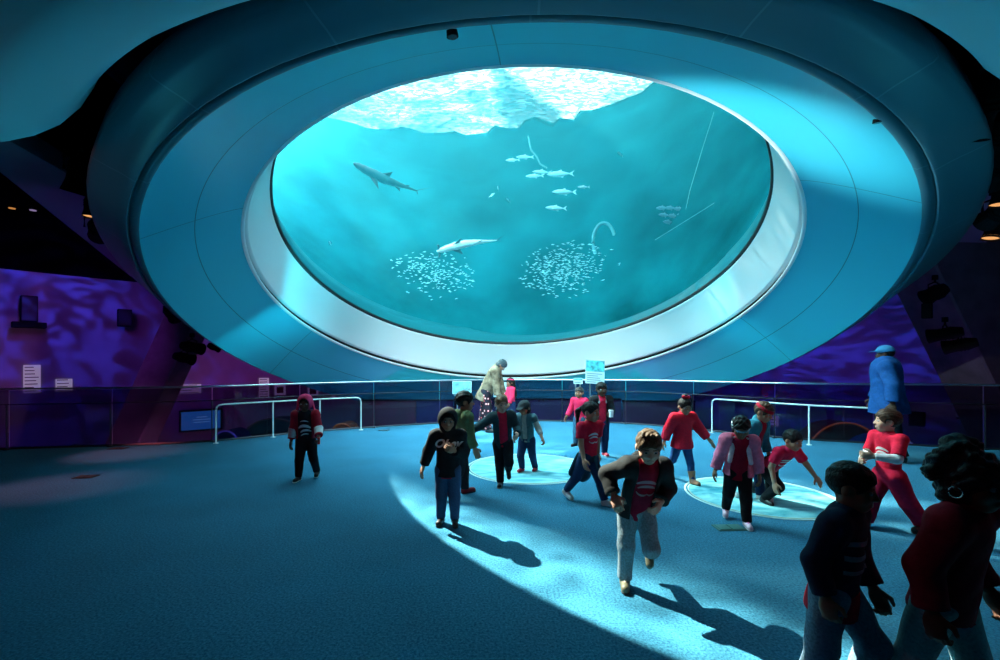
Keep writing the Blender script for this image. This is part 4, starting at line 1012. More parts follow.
    def band(s, m, z0=.66, z1=.76, tilt=-.35, scale=1.06, name='headband'):
        hh = s.hh; n = s.HT @ unit(V3(0, tilt, 1)); c = s.hp(0, .05, .63)
        o = [('add', Ell(c, V3(.41, .475, .43)*hh*scale, s.HT), 0), ('cut', s.hp(0, 0, z1), n), ('cut', s.hp(0, 0, z0), -n)]
        s.put(name, o, m, .0045)
    def hood(s, m, opn=.32, name='hood', drape=True, wob=.002, op_y=-.50):
        hh = s.hh; o = [('add', Ell(s.hp(0, .04, .57), V3(.50, .55, .54)*hh, s.HT), 0)]
        if drape: o.append(('add', Con(s.hp(0, .1, .3), s.neck-s.T @ V3(0, 0, .03*s.H), .42*hh, .058*s.H), .08*hh))
        o.append(('sub', Ell(s.hp(0, op_y, .46), V3(opn, .55, .44)*hh, s.HT), .04*hh))
        o.append(('sub', Ell(s.hp(0, .02, .50), V3(.39, .44, .44)*hh, s.HT), 0))
        return s.put(name, o, m, wob=wob)
    def hood_down(s, m, name='hood'):
        H = s.H; pts = [s.neck+s.T @ V3(math.cos(a)*.062*H, .012*H+math.sin(a)*.05*H, .004*H+math.sin(a)*.012*H) for a in np.linspace(-.5, PI+.5, 9)]
        o = []
        for a, b in zip(pts[:-1], pts[1:]): o.append(('add', Con(a, b, .024*H, .024*H), .01*H))
        o.append(('add', Ell(s.neck+s.T @ V3(0, .075*H, -.02*H), V3(.07, .035, .05)*H, s.T), .03*H))
        return s.put(name, o, m, wob=.002)
    def project(s, name, target, me, centre, w, m, face='front', flip=False):
        """lay a flat print (x,y in -.5...5) on the garment's chest"""
        dg = bpy.context.evaluated_depsgraph_get()
        tm = target.data; bvh = BVHTree.FromPolygons([v.co for v in tm.vertices], [p.vertices for p in tm.polygons])
        c = s.tp(*centre); ok = True
        for v in me.vertices:
            q = c+s.T @ V3(v.co.x*w*s.H, -.3*s.H, v.co.y*w*s.H); d = s.T @ V3(0, 1, 0)
            hit = bvh.ray_cast(Vector(q), Vector(d), s.H)
            if hit[0] is None: hit = bvh.find_nearest(Vector(q))
            v.co = hit[0]-Vector(d)*(.004+.0*v.co.z)
        o = link(name, me, m, target); return o
def grid_print(rows, nx=4):
    """flat patches: list of (x0,x1,y0,y1) split finely so that they follow the cloth"""
    v = []; f = []
    for x0, x1, y0, y1 in rows:
        b = len(v)
        for j in range(2):
            for i in range(nx+1): v.append((x0+(x1-x0)*i/nx, y0+(y1-y0)*j, 0))
        for i in range(nx): f.append((b+i, b+i+1, b+nx+2+i, b+nx+1+i))
    return mesh_from('print', v, f)
def arc_print(arcs, n=10):
    v = []; f = []
    for cx, cy, r, a0, a1, w_ in arcs:
        b = len(v)
        for i in range(n+1):
            a = math.radians(a0+(a1-a0)*i/n); ww = w_*(.3+.7*math.sin(PI*i/n))
            for rr in (r-ww/2, r+ww/2): v.append((cx+rr*math.cos(a), cy+rr*math.sin(a)*.8, 0))
        for i in range(n): f.append((b+2*i, b+2*i+1, b+2*i+3, b+2*i+2))
    return mesh_from('print', v, f)
M_PRINT = mat('white_print', (.62, .62, .62), .7)
M_SOLEW = mat('white_sole', (.75, .77, .77), .6); M_SOLED = mat('dark_sole', (.02, .02, .022), .6)
blk = cloth('black_cloth', C_BLACK); red = cloth('red_cloth', C_RED); maroon = cloth('maroon_cloth', C_MAROON); navy = cloth('navy_cloth', C_NAVY); jean = cloth('blue_denim', C_JEAN, scale=90)
leath = mat('black_leather', (.015, .015, .017), .4)
museum = lambda: arc_print([(0, -.05, .42, 35, 145, .16), (.02, -.22, .40, 40, 140, .13), (-.12, -.1, .2, 200, 330, .09), (.18, -.12, .16, 210, 340, .08)])
# ------------------------------------------------------------------ the visitors
hb = HAIR('black', (.012, .010, .010)); hbr = HAIR('brown', (.05, .028, .018))
if 1:   # child in the pink hood
    p = Fig('child in a pink hood and printed black tee walking alone at left', 306, 480, 1.10, 8, 'dark', lean=3, hpitch=6,
            arms={-1: (-4, 13, 8, 8), 1: (10, 16, 55, 12)}, legs={-1: (3, 5, 2), 1: (-6, 7, 24)}, feet={1: 8}, curl={1: 80})
    tee = p.shirt(cloth('black_tee', (.014, .013, .016)), .3)
    p.project('shirt_logo', tee, arc_print([(0, .12, .42, 50, 130, .10), (.0, -.25, .45, 30, 150, .24), (.12, -.5, .40, 40, 150, .18), (.1, -.72, .36, 60, 150, .1)]), (0, 0, .155), .17, cloth('pale_print', (.45, .62, .68)))
    pk = cloth('pink_cloth', (.72, .04, .13)); p.hood(pk, .34, drape=False)
    v_ = p.jacket(cloth('dark_red_cloth', (.34, .012, .03)), .020, .02, .075, .97, name='jacket', flare=.012, which=(-1, 1), collar=False)
    ps = [('add', Con(p.hp(k*.46, .06, .45), p.sh[k]+p.T @ V3(k*.02, .02, -.10)*p.H, .10*p.hh, .022*p.H, (p.T @ V3(1,0,0), .6)), .03) for k in (-1, 1)]
    p.put('hood_drape', ps, pk, wob=.003)
    for k in (-1, 1):
        a, b = p.el[k]+(p.wr[k]-p.el[k])*.0, p.el[k]+(p.wr[k]-p.el[k])*.8
        p.put('sleeve_panel', [('add', Con(a, b, .052*p.H, .043*p.H, clip=True, clipa=True), 0)], cloth('grey_white_cloth', (.5, .58, .58)))
    p.pants(blk); p.shoes(leath, M_SOLEW); p.hair(hb, 'short')
    c = p.wr[1]+p.fd[1]*.07*p.H; o = link('toy', bm_mesh((lambda b: (bx(b, (0,0,0), (.03,.03,.09), bevel=.006), b)[1])(bmesh.new()), 'toy'), mat('red_plastic', (.6, .02, .03), .4)); o.matrix_world = Matrix.Translation(p.loc) @ Matrix.Rotation(math.radians(p.yaw), 4, 'Z') @ Matrix.Translation(Vector(c)); tag(o, 'small red toy in the hand of the pink hooded child', 'toy')
if 1:   # child in black hoodie
    p = Fig('child in a black hoodie with pale lettering standing in the bright light', 448, 523.5, 1.09, 0, 'tan', h=.006, lean=2, hpitch=6, hyaw=6,
            arms={-1: (-12, 24, -4, 20), 1: (-8, 10, 112, -30)}, legs={-1: (-1, 2, 2), 1: (4, 2, 4)}, curl={1: 60}, palm={1: (0, 1, 0)})
    hd = cloth('black_hoodie', (.015, .018, .022)); t = p.shirt(hd, .97, .020, -.055, name='hoodie', wob=.003, flare=.012)
    p.hood(hd, .36)
    me = text_mesh('Obey', .46, 0, .5, .016); bm = bmesh.new(); bm.from_mesh(me); bmesh.ops.subdivide_edges(bm, edges=bm.edges[:], cuts=1); bm.to_mesh(me); bm.free()
    p.project('lettering', t, me, (-.005, 0, .232), .22, M_PRINT)
    p.shirt(red, .2, .014, -.068, name='shirt', wob=.001)
    p.pants(jean); p.shoes(leath, M_SOLED); p.hair(hb, 'short')
if 1:   # boy in olive
    p = Fig('black haired boy in an olive jacket behind the child in the black hoodie', 462, 496, 1.19, 112, 'tan', lean=4, hyaw=-14,
            arms={-1: (8, 8, 25, 4), 1: (-6, 10, 6, 8)}, legs={-1: (-14, 3, 26), 1: (10, 4, 6)}, feet={-1: 22})
    ol = cloth('olive_cloth', (.11, .16, .075)); p.shirt(ol, .97, .020, -.06, name='jacket', wob=.003); p.hood_down(ol)
    p.pants(cloth('charcoal_cloth', (.02, .022, .028))); p.shoes(mat('red_black_shoe', (.25, .01, .02), .5), M_SOLED); p.hair(hb, 'short', 1.08, .004)
if 1:   # running boy dark jacket red shirt
    p = Fig('boy in dark jacket and red shirt running on the larger round floor graphic', 503, 485, 1.12, 2, 'light', lean=8, side=-5, twist=10, hyaw=10,
            arms={-1: (15, 62, 35, 70), 1: (18, 22, 80, -18)}, legs={-1: (8, -3, 6), 1: (30, 2, 88)}, feet={1: 50}, curl={-1: 95, 1: 90})
    p.shirt(red, .3); p.jacket(cloth('dark_teal_jacket', (.02, .045, .055)), .022, -.05, .045); p.pants(blk); p.shoes(leath, mat('tan_sole', (.4, .25, .12), .6)); p.hair(HAIR('sandy', (.13, .075, .04)), 'short')
if 1:   # child with a cap
    p = Fig('child in a dark cap just behind the running boy in the dark jacket', 527, 472, 1.02, -26, 'tan', h=.0075, lean=8, hpitch=14, hyaw=-15,
            arms={-1: (20, 8, 60, -10), 1: (5, 28, 35, 30)}, legs={-1: (20, 3, 40), 1: (-8, 4, 18)}, curl={1: 70})
    p.shirt(cloth('grey_stone_cloth', (.30, .32, .30)), .8); p.jacket(cloth('teal_grey_vest', (.06, .13, .15)), .020, -.03, .03, .2, name='vest', collar=False); p.pants(navy); p.shoes(mat('red_shoe', (.4, .01, .03), .5), M_SOLEW); p.hair(hb, 'bob')
    p.put('cap', [('add', Ell(p.hp(0, .04, .68), V3(.45, .50, .40)*p.hh, p.HT), 0), ('cut', p.hp(0, 0, .62), p.HT @ V3(0, .15, -1)), ('add', Ell(p.hp(0, -.48, .66), V3(.34, .34, .035)*p.hh, p.HT @ Rx(12)), .02)], cloth('charcoal_cap', (.03, .04, .045)))
if 1:   # bending woman
    p = Fig('woman in long beige jacket and flowered trousers bending over at the barrier', 486, 431.5, 1.64, 84, 'brown', adult=True, category='woman', h=.009, lean=26, hips=8, hpitch=44, hyaw=0, stout=1.1,
            arms={-1: (34, 4, 34, 2), 1: (42, 5, 40, 3)}, legs={-1: (8, 3, 6), 1: (-8, 4, 3)})
    p.jacket(cloth('beige_mottled_cloth', (.15, .125, .085), var=.6, scale=12), .028, -.13, .035, .95, wob=.003, flare=.010); p.shirt(red, .3)
    fm = cloth('flowered_trousers', (.02, .02, .03)); nt = fm.node_tree; b = nt.nodes['Principled BSDF']; tc = nt.nodes.new('ShaderNodeTexCoord'); vo = nt.nodes.new('ShaderNodeTexVoronoi'); vo.inputs['Scale'].default_value = 14; nt.links.new(tc.outputs['Object'], vo.inputs['Vector'])
    cr = nt.nodes.new('ShaderNodeValToRGB'); e = cr.color_ramp.elements; e[0].position = .28; e[0].color = (.6, .08, .10, 1); e[1].position = .36; e[1].color = (.015, .015, .025, 1); e2 = cr.color_ramp.elements.new(.15); e2.color = (.7, .65, .6, 1); nt.links.new(vo.outputs['Distance'], cr.inputs[0]); nt.links.new(cr.outputs[0], b.inputs['Base Color'])
    p.pants(fm, .012, .98); p.shoes(leath, M_SOLED)
    p.hair(HAIR('slate', (.03, .05, .06)), 'bob', 1.05)
if 1:   # long haired girl at the glass
    p = Fig('girl with long black hair and a pink hairband facing left at the pale panel', 511.5, 426, 1.12, -70, 'brown', h=.009, lean=3, hpitch=2,
            arms={-1: (25, 6, 60, 0), 1: (10, 8, 30, 0)}, legs={-1: (2, 3, 2), 1: (0, 3, 2)})
    pr = cloth('rose_cloth', (.70, .03, .10)); p.shirt(pr, .97, .014); p.pants(navy); p.shoes(leath, M_SOLED)
    p.hair(hb, 'long', 1.04, extra=[('add', Con(p.hp(0, .36, .5), p.tp(0, .085, .15), .26*p.hh, .22*p.hh), .1*p.hh)]); p.band(pr, .80, .90, .2)
if 1:   # child in red vest, grey face
    p = Fig('child in a pink red jacket with cropped hair facing left beyond the ponytail girl', 580, 446, 1.06, -38, 'brown', h=.008, lean=3, hyaw=10,
            arms={-1: (8, 20, 35, 14), 1: (0, 12, 20, 5)}, legs={-1: (8, 3, 6), 1: (-8, 3, 12)})
    p.shirt(cloth('pink_red_cloth', (.66, .02, .08)), .97, .018, -.03, name='jacket'); p.pants(cloth('teal_denim', (.03, .10, .16))); p.shoes(leath, M_SOLED); p.hair(HAIR('cropped', (.03, .03, .03)), 'short', .98)
if 1:   # girl in black jacket with grey collar
    p = Fig('girl in a black jacket with pale collar beside the tall tilted panel', 601, 457, 1.19, 6, 'dark', h=.0075, lean=2,
            arms={-1: (5, 8, 20, 4), 1: (15, 10, 85, -25)}, legs={-1: (6, 3, 4), 1: (-5, 3, 8)}, curl={1: 80})
    p.shirt(red, .3); p.jacket(blk, .022, -.02, .05); p.pants(navy); p.shoes(mat('bright_red_shoe', (.65, .02, .05), .5), M_SOLEW); p.hair(hb, 'up', 1.03)
    p.put('collar', [('add', Con(p.neck+p.T @ V3(k*.055*p.H, -.02*p.H, .0), p.neck+p.T @ V3(k*.05*p.H, -.05*p.H, -.05*p.H), .028*p.H, .020*p.H), .01) for k in (-1, 1)]+[('add', Con(p.neck+p.T @ V3(-.05*p.H, .02*p.H, .01), p.neck+p.T @ V3(.05*p.H, .02*p.H, .01), .024*p.H, .024*p.H), .01)], cloth('pale_fleece', (.5, .55, .55)))
    c = Vector(p.wr[1]+p.fd[1]*.06*p.H+p.T @ V3(0, -.03, .02)); bm = bmesh.new(); cyl(bm, (0,0,-.05), (0,0,.05), .032, .036, 14); cyl(bm, (0,0,.05), (0,0,.058), .038, .03, 14); o = link('cup', bm_mesh(bm, 'cup'), mat('white_cup', (.8, .8, .8), .4), None, False); o.matrix_world = Matrix.Translation(p.loc) @ Matrix.Rotation(math.radians(p.yaw), 4, 'Z') @ Matrix.Translation(c); tag(o, 'white cup held by the girl in the black jacket', 'cup')
if 1:   # ponytail girl in red tee
    p = Fig('ponytail girl in a red tee with a jacket tied round her waist', 588, 503, 1.13, 40, 'tan', h=.006, lean=6, twist=-12, hyaw=14,
            arms={-1: (14, 8, 30, 4), 1: (-16, 12, 0, 8)}, legs={-1: (-26, 2, 12), 1: (22, 3, 4)}, feet={-1: 20, 1: -4})
    t = p.shirt(red, .34); p.project('shirt_logo', t, museum(), (0, 0, .19), .16, M_PRINT)
    dj = cloth('dark_denim_jacket', (.02, .06, .09))
    o = [('add', Con(p.tp(0,0,.025), p.tp(0,.005,-.03), .094*p.H, .104*p.H, (p.T @ V3(0,1,0), .8), clip=True, clipa=True), 0), ('add', Con(p.tp(.03, .04, 0), p.tp(.05, .095, -.21), .055*p.H, .085*p.H, (p.T @ V3(0,1,0), .45)), .02), ('add', Con(p.tp(-.06, .05, 0), p.tp(-.10, .09, -.17), .04*p.H, .05*p.H, (p.T @ V3(0,1,0), .5)), .02), ('add', Con(p.tp(.02, -.085, .01), p.tp(.05, -.11, -.10), .02*p.H, .024*p.H), .01)]
    p.put('tied_jacket', o, dj, wob=.004); p.pants(cloth('navy_denim', (.015, .04, .10), scale=90), .006); p.shoes(mat('cream_shoe', (.68, .66, .6), .5), M_SOLEW, extra=M_SOLEW)
    p.hair(hb, 'up', 1.03, extra=[('add', Con(p.hp(0, .5, .72), p.hp(-.1, .78, .45), .10*p.hh, .15*p.hh), .08*p.hh), ('add', Con(p.hp(-.1, .78, .45), p.hp(-.18, .74, -.25), .15*p.hh, .07*p.hh), .08*p.hh)])
if 1:   # running boy in the centre
    p = Fig('boy in an open black hoodie and maroon tee running straight at the viewer', 636, 585, 1.13, -10, 'light', h=.0055, lean=20, side=4, twist=14, hpitch=14, hyaw=-8,
            arms={-1: (-34, 34, 62, -8), 1: (-4, 26, 74, -38)}, legs={-1: (8, 3, 10), 1: (22, 7, 92)}, feet={-1: 0, 1: 62}, curl={-1: 70, 1: 55}, palm={1: (0, 1, 0), -1: (0, 1, .3)}, toe=4)
    t = p.shirt(maroon, .3, .010, -.045); p.project('shirt_logo', t, museum(), (.0, 0, .185), .17, mat('faded_print', (.4, .22, .26), .7))
    hd = cloth('black_zip_hoodie', (.022, .024, .026)); p.jacket(hd, .024, -.03, .062, .97, collar=False, flare=.022); p.hood_down(hd)
    p.pants(cloth('grey_denim', (.20, .27, .31), scale=90, var=.3), .006, .96, loose=.006, wob=.003); p.shoes(mat('khaki_shoe', (.14, .13, .08), .5), M_SOLED, extra=mat('cream_laces', (.6, .55, .4), .6))
    hr = HAIR('light_brown', (.10, .065, .04)); p.hair(hr, 'short', 1.02, .003, extra=[('add', Con(p.hp(.05+.12*i, -.18+.05*i*i, .98), p.hp(.02+.16*i, -.30, 1.12-.05*abs(i)), .08*p.hh, .02*p.hh), .05*p.hh) for i in (-2, -1, 0, 1)], fringe=.02)
if 1:   # red sweater girl
    p = Fig('girl in a wide red sweater and brown boots with a red hair bow', 682, 482, 1.09, 8, 'tan', lean=5, hpitch=14,
            arms={-1: (-14, 20, -6, 14), 1: (14, 34, 22, 36)}, legs={-1: (-24, 3, 30), 1: (18, 3, 6)}, feet={-1: 30, 1: -6}, curl={1: 20})
    p.shirt(cloth('red_knit', (.66, .012, .035), scale=60, bump=.6), .95, .026, -.055, name='sweater', flare=.03, wob=.004, extra=[('add', Con(p.neck, p.neck+p.T @ V3(0,0,.03*p.H), .052*p.H, .05*p.H), .01)])
    p.pants(cloth('blue_leggings', (.02, .07, .2)), .002); p.shoes(mat('brown_boot', (.30, .13, .08), .6), M_SOLED, boot=.11, name='boot')
    p.hair(hb, 'up', 1.03, extra=[('add', Ell(p.hp(0, .16, 1.14), V3(.20, .2, .16)*p.hh, p.HT), .05*p.hh)])
    p.put('hair_bow', [('add', Ell(p.hp(.14, .02, 1.12), V3(.15, .09, .12)*p.hh, p.HT), 0), ('add', Ell(p.hp(-.14, .02, 1.12), V3(.15, .09, .12)*p.hh, p.HT), .01), ('add', Ell(p.hp(0, -.02, 1.12), V3(.06, .07, .06)*p.hh, p.HT), .01)], red, .005)
if 1:   # pink jacket girl
    p = Fig('girl in an open pink jacket with a silver headband looking down', 738, 524, 1.04, -20, 'brown', h=.006, lean=6, hpitch=28, side=2,
            arms={-1: (-6, 18, 4, 12), 1: (-8, 16, 6, 8)}, legs={-1: (-16, 5, 18), 1: (10, 2, 6)}, feet={-1: 16})
    t = p.shirt(cloth('deep_red_cloth', (.38, .006, .03)), .3, .012, -.06)
    p.jacket(cloth('pink_jacket_cloth', (.85, .20, .32)), .026, -.02, .07, .995, collar=False, flare=.025, wob=.005)
    p.put('lapel', [('add', Con(p.neck+p.T @ V3(k*.05, -.035, .0)*p.H, p.tp(k*.085, -.085, .12), .022*p.H, .020*p.H, (p.T @ V3(0,1,0), .5)), .0) for k in (-1, 1)], cloth('pale_pink_cloth', (.8, .6, .65)))
    p.pants(blk); p.shoes(mat('pink_white_shoe', (.75, .55, .65), .5), M_SOLEW, extra=mat('magenta_laces', (.6, .05, .25), .5)); p.hair(hb, 'up', 1.06, .006, extra=[('add', Con(p.hp(k*.3, .2, .4), p.hp(k*.34, .16, .0), .09*p.hh, .06*p.hh), .03) for k in (-1, 1)])
    p.band(mat('silver_band', (.6, .62, .62), .25, .7), .60, .72, -.3, 1.09)
if 1:   # child with red headband behind
    p = Fig('child in a teal jacket and red headband leaning behind the pink jacket girl', 750, 499, 1.12, 34, 'tan', lean=16, hpitch=16,
            arms={-1: (-20, 14, 10, 8), 1: (10, 12, 35, 0)}, legs={-1: (-14, 3, 20), 1: (14, 3, 10)}, feet={-1: 18})
    p.shirt(maroon, .3); p.jacket(cloth('teal_jacket', (.03, .20, .27)), .022, -.03, .05); p.pants(navy); p.shoes(mat('white_shoe', (.7, .7, .68), .5), M_SOLEW); p.hair(hbr, 'short', 1.05, .004); p.band(cloth('red_band', (.35, .01, .03)), .66, .84, -.25, 1.08)
if 1:   # crawling boy
    p = Fig('boy in a red tee crouching on one knee and reaching for the floor', 768, 500, 1.12, 22, 'tan', h=.006, lean=46, hips=20, hpitch=-2, hyaw=4, twist=-6,
            arms={-1: (30, 12, 62, 2), 1: (62, 34, 58, 34)}, legs={-1: (58, 12, 100), 1: (-4, 6, 84)}, feet={-1: 8, 1: 78}, curl={1: 12, -1: 30}, palm={1: (0, .6, -.8)},
            zfix=lambda s: min(s.kn[1][2]-.05*s.H, s.an[-1][2]-.045*s.H, s.an[1][2]-.03))
    t = p.shirt(cloth('bright_red_cloth', (.68, .012, .06)), .34); p.project('shirt_logo', t, museum(), (0, 0, .2), .17, M_PRINT)
    p.pants(blk); p.shoes(leath, M_SOLED); p.hair(hb, 'short', 1.02)
if 1:   # man in blue
    p = Fig('large man in a loose blue jacket and blue cap walking left by the barrier', 888, 460, 1.75, -128, 'dark', adult=True, category='man', h=.009, lean=3, stout=1.42, hpitch=-2, hyaw=-6,
            arms={-1: (14, 20, 22, 8), 1: (-10, 22, 4, 10)}, legs={-1: (6, 3, 4), 1: (-6, 3, 8)}, curl={-1: 60, 1: 60})
    bl = cloth('bright_blue_cloth', (.012, .075, .25)); p.shirt(bl, .96, .024, -.11, name='jacket', flare=.032, wob=.003); p.pants(cloth('black_trousers', (.012, .014, .02)), .016, .98, loose=.008); p.shoes(leath, M_SOLED); p.hair(hb, 'short')
    p.put('collar', [('add', Con(p.neck-p.T @ V3(0,0,.01)*p.H, p.neck+p.T @ V3(0,.012,-.012)*p.H, .055*p.H, .046*p.H), 0)], bl)
    p.put('cap', [('add', Ell(p.hp(0, .04, .70), V3(.45, .50, .40)*p.hh, p.HT), 0), ('cut', p.hp(0, 0, .62), p.HT @ V3(0, .1, -1)), ('add', Ell(p.hp(0, -.50, .67), V3(.33, .34, .035)*p.hh, p.HT @ Rx(8)), .02)], cloth('light_blue_cap', (.05, .22, .42)))
if 1:   # boy all in red
    p = Fig('boy in a red tee with white sleeves and red trousers facing left', 889, 530, 1.13, -84, 'light', h=.006, lean=2, hpitch=-2, hyaw=-34,
            arms={-1: (18, 10, 80, -30), 1: (30, 14, 96, -34)}, legs={-1: (24, 4, 10), 1: (-24, 6, 10)}, feet={-1: 0, 1: 14}, curl={-1: 95, 1: 95}, palm={1: (0, 1, 0), -1: (0, 1, 0)})
    t = p.shirt(red, .42); p.project('shirt_logo', t, museum(), (0, 0, .17), .16, M_PRINT)
    wt_ = cloth('white_cotton', (.7, .74, .76))
    for k in (-1, 1): p.put('under_sleeve', [('add', Con(p.sh[k]+(p.el[k]-p.sh[k])*.55, p.el[k], .038*p.H, .037*p.H), 0), ('add', Con(p.el[k], p.wr[k], .037*p.H, .027*p.H, clip=True), .01)], wt_, wob=.003)
    p.put('neckband', [('add', Con(p.neck-p.T @ V3(0,0,.012)*p.H, p.neck+p.T @ V3(0,-.002,.010)*p.H, .052*p.H, .048*p.H, clip=True), 0)], wt_)
    p.pants(cloth('red_trousers', (.50, .010, .05)), .018, .95, loose=.008, wob=.004); p.shoes(leath, M_SOLED); p.hair(hbr, 'short', 1.03, .003)
if 1:   # near boy in navy
    p = Fig('boy in navy top with grey chest stripes over a red shirt at lower right', 834, 702, 1.11, 36, 'brown', h=.006, lean=7, hpitch=6, hyaw=8,
            arms={-1: (-14, 9, 22, 3), 1: (8, 6, 34, -6)}, legs={-1: (-6, 3, 8), 1: (30, 3, 44)}, feet={1: 10}, curl={-1: 80, 1: 80})
    t = p.shirt(cloth('navy_top', (.010, .018, .045)), .97, .018, -.01, name='top', flare=.008, wob=.003)
    p.project('stripes', t, grid_print([(-.5, .45, .40, .52), (-.5, .45, .05, .17), (-.5, .45, -.28, -.18)], 10), (0, 0, .15), .17, cloth('grey_stripe', (.20, .27, .32)))
    p.put('shirt_tail', [('add', Con(p.tp(0,0,.03), p.tp(0,0,-.095), .098*p.H, .116*p.H, (p.T @ V3(0,1,0), .8), clip=True, clipa=True), 0)], cloth('red_undershirt', (.50, .012, .03)), wob=.004); p.pants(cloth('pale_denim', (.13, .22, .30), scale=90, var=.3), .014, .97, loose=.006, wob=.004); p.shoes(mat('grey_shoe', (.2, .22, .24), .5), M_SOLEW); p.hair(hb, 'short', 1.0)
if 1:   # near girl in dark red
    p = Fig('girl in a dark red sweatshirt with flying black braids nearest at lower right', 943, 730, 1.20, 26, 'dark', h=.0065, lean=10, hpitch=4, hyaw=-6,
            arms={-1: (-8, 14, 22, 8), 1: (-10, 14, 40, 4)}, legs={-1: (-16, 3, 20), 1: (16, 3, 8)}, feet={-1: 18}, curl={-1: 70, 1: 70})
    p.shirt(cloth('dark_red_sweat', (.26, .006, .02)), .97, .022, -.05, name='sweatshirt', flare=.014, wob=.004); p.pants(cloth('pale_grey_denim', (.28, .40, .42), scale=90, var=.25), .010); p.shoes(leath, M_SOLEW)
    rg = random.Random(3); ex = [('add', Ell(p.hp(0, .25, 1.08), V3(.30, .3, .24)*p.hh, p.HT), .06*p.hh)]
    ex += [('add', Ell(p.hp(rg.uniform(-.42, .42), rg.uniform(.0, .5), rg.uniform(.4, 1.05)), V3(.16, .16, .2)*p.hh, p.HT), .04*p.hh) for i in range(14)]; p.hair(hb, 'long', 1.10, .008, extra=ex)
    RI = Rz(-p.yaw)
    for i in range(16):
        a = rg.uniform(-.9, .9); st_ = p.hp(.34*math.sin(a), .36+.06*rg.random(), .55+.45*rg.random())
        d1 = unit(RI @ V3(.35+.5*rg.random(), .2*rg.uniform(-1, 1), -.35)); d2 = unit(RI @ V3(.5*rg.random()+.1, .2*rg.uniform(-1,1), -1)); L = rg.uniform(.10, .17)
        m1 = st_+d1*L; m2 = m1+d2*L
        p.put('braid', [('add', Con(st_, m1, .016, .014), 0), ('add', Con(m1, m2, .014, .007), .01)], hb, .005, wob=.002)
    for k in (-1, 1):
        c = p.hp(k*.40, .05, .30); pts = [Vector(c+p.HT @ V3(0, .022*math.cos(a), .022*math.sin(a))) for a in np.linspace(0, 2*PI, 15)[:-1]]
        bm = bmesh.new(); tube(bm, pts, .003, 6, closed=True); link('earring', bm_mesh(bm, 'earring'), mat('silver', (.8, .8, .8), .2, 1), p.root)

# ------------------------------------------------------------------ the two sharks
def shark(label, nose, tail, hammer, col, belly, roll, span, bend=.06):
    nose = np.array(nose); tail = np.array(tail); ax = unit(tail-nose); L = np.linalg.norm(tail-nose)
    up0 = V3(0, 0, 1); lat = unit(np.cross(ax, up0)); up = unit(np.cross(lat, ax)); R_ = math.radians(roll); up, lat = up*math.cos(R_)+lat*math.sin(R_), lat*math.cos(R_)-up*math.sin(R_)
    def q(t, x=0, z=0): return nose+ax*L*t+lat*(x+bend*math.sin(t*4.2))*L+up*z*L
    prof = [(0, .024), (.05, .042), (.14, .055), (.28, .068), (.42, .066), (.56, .05), (.7, .032), (.84, .018), (.93, .012)]
    o = [('add', Con(q(a), q(b), ra*L, rb*L, (lat, .85)), .01*L) for (a, ra), (b, rb) in zip(prof[:-1], prof[1:])]
    m = mat('shark_skin', col, .5); nt = m.node_tree; b = nt.nodes['Principled BSDF']
    root = None
    v, f = solidify(o, L*.008); root = link('shark', np_mesh('shark', v, f, [m, mat('shark_belly', belly, .4)])); tag(root, label, 'shark', 'sharks behind the window')
    for pg in root.data.polygons:
        c = np.array(pg.center); t = (c-nose) @ ax/L
        if (c-q(min(1, max(0, t)))) @ up < -.006*L: pg.material_index = 1
    def fin(name, a, b_, tip, th=.006):
        a, b_, tip = map(np.asarray, (a, b_, tip)); n = unit(np.cross(b_-a, tip-a)); mid = (a+b_)/2
        k = 7; vv = []; ff = []
        for i in range(k+1):
            s_ = i/k; c1 = a*(1-s_)+tip*s_+ (tip-mid)*0; c2 = b_*(1-s_**.7)+tip*s_**.7
            w_ = th*L*(1-s_*.8); vv += [c1, (c1+c2)/2+n*w_, c2, (c1+c2)/2-n*w_]
        for i in range(k):
            for j in range(4): l = (j+1) % 4; ff.append((4*i+j, 4*i+l, 4*i+4+l, 4*i+4+j))
        ff.append((0,1,2,3)[::-1]); ff.append(tuple(4*k+j for j in range(4)))
        link(name, mesh_from(name, vv, ff), m, root, True)
    for k in (-1, 1): fin('pectoral_fin', q(.20, k*.035, -.03), q(.33, k*.04, -.03), q(.36, k*(.035+span), -.075))
    fin('dorsal_fin', q(.34, 0, .05), q(.47, 0, .05), q(.49, 0, .15)); fin('second_dorsal_fin', q(.72, 0, .025), q(.78, 0, .02), q(.80, 0, .05)); fin('pelvic_fin', q(.60, .02, -.04), q(.67, .02, -.035), q(.69, .06, -.07))
    fin('tail_fin', q(.90, 0, -.008), q(.95, 0, .012), q(1.13, 0, .15)); fin('tail_fin', q(.91, 0, .008), q(.95, 0, -.01), q(1.0, 0, -.07))
    if hammer:
        o = [('add', Con(q(.015, -.085), q(.015, .085), .014*L, .014*L, (up, .55)), 0), ('add', Ell(q(.012, -.088), V3(.022, .022, .015)*L), .01*L), ('add', Ell(q(.012, .088), V3(.022, .022, .015)*L), .01*L), ('add', Con(q(.02), q(.08), .03*L, .035*L, (up, .6)), .02*L)]
        v, f = solidify(o, L*.006); link('hammer_head', np_mesh('hammer_head', v, f, m), None, root)
    return root
shark('grey shark with spread fins swimming up toward the left of the window', at(355, 164, 12.0), at(421, 194, 13.0), False, (.005, .026, .040), (.012, .05, .07), 48, .20)
shark('pale hammerhead shark swimming left near the middle of the window', at(438, 251, 13.0), at(501, 238, 13.5), True, (.04, .12, .16), (.60, .72, .74), -52, .10, .03)
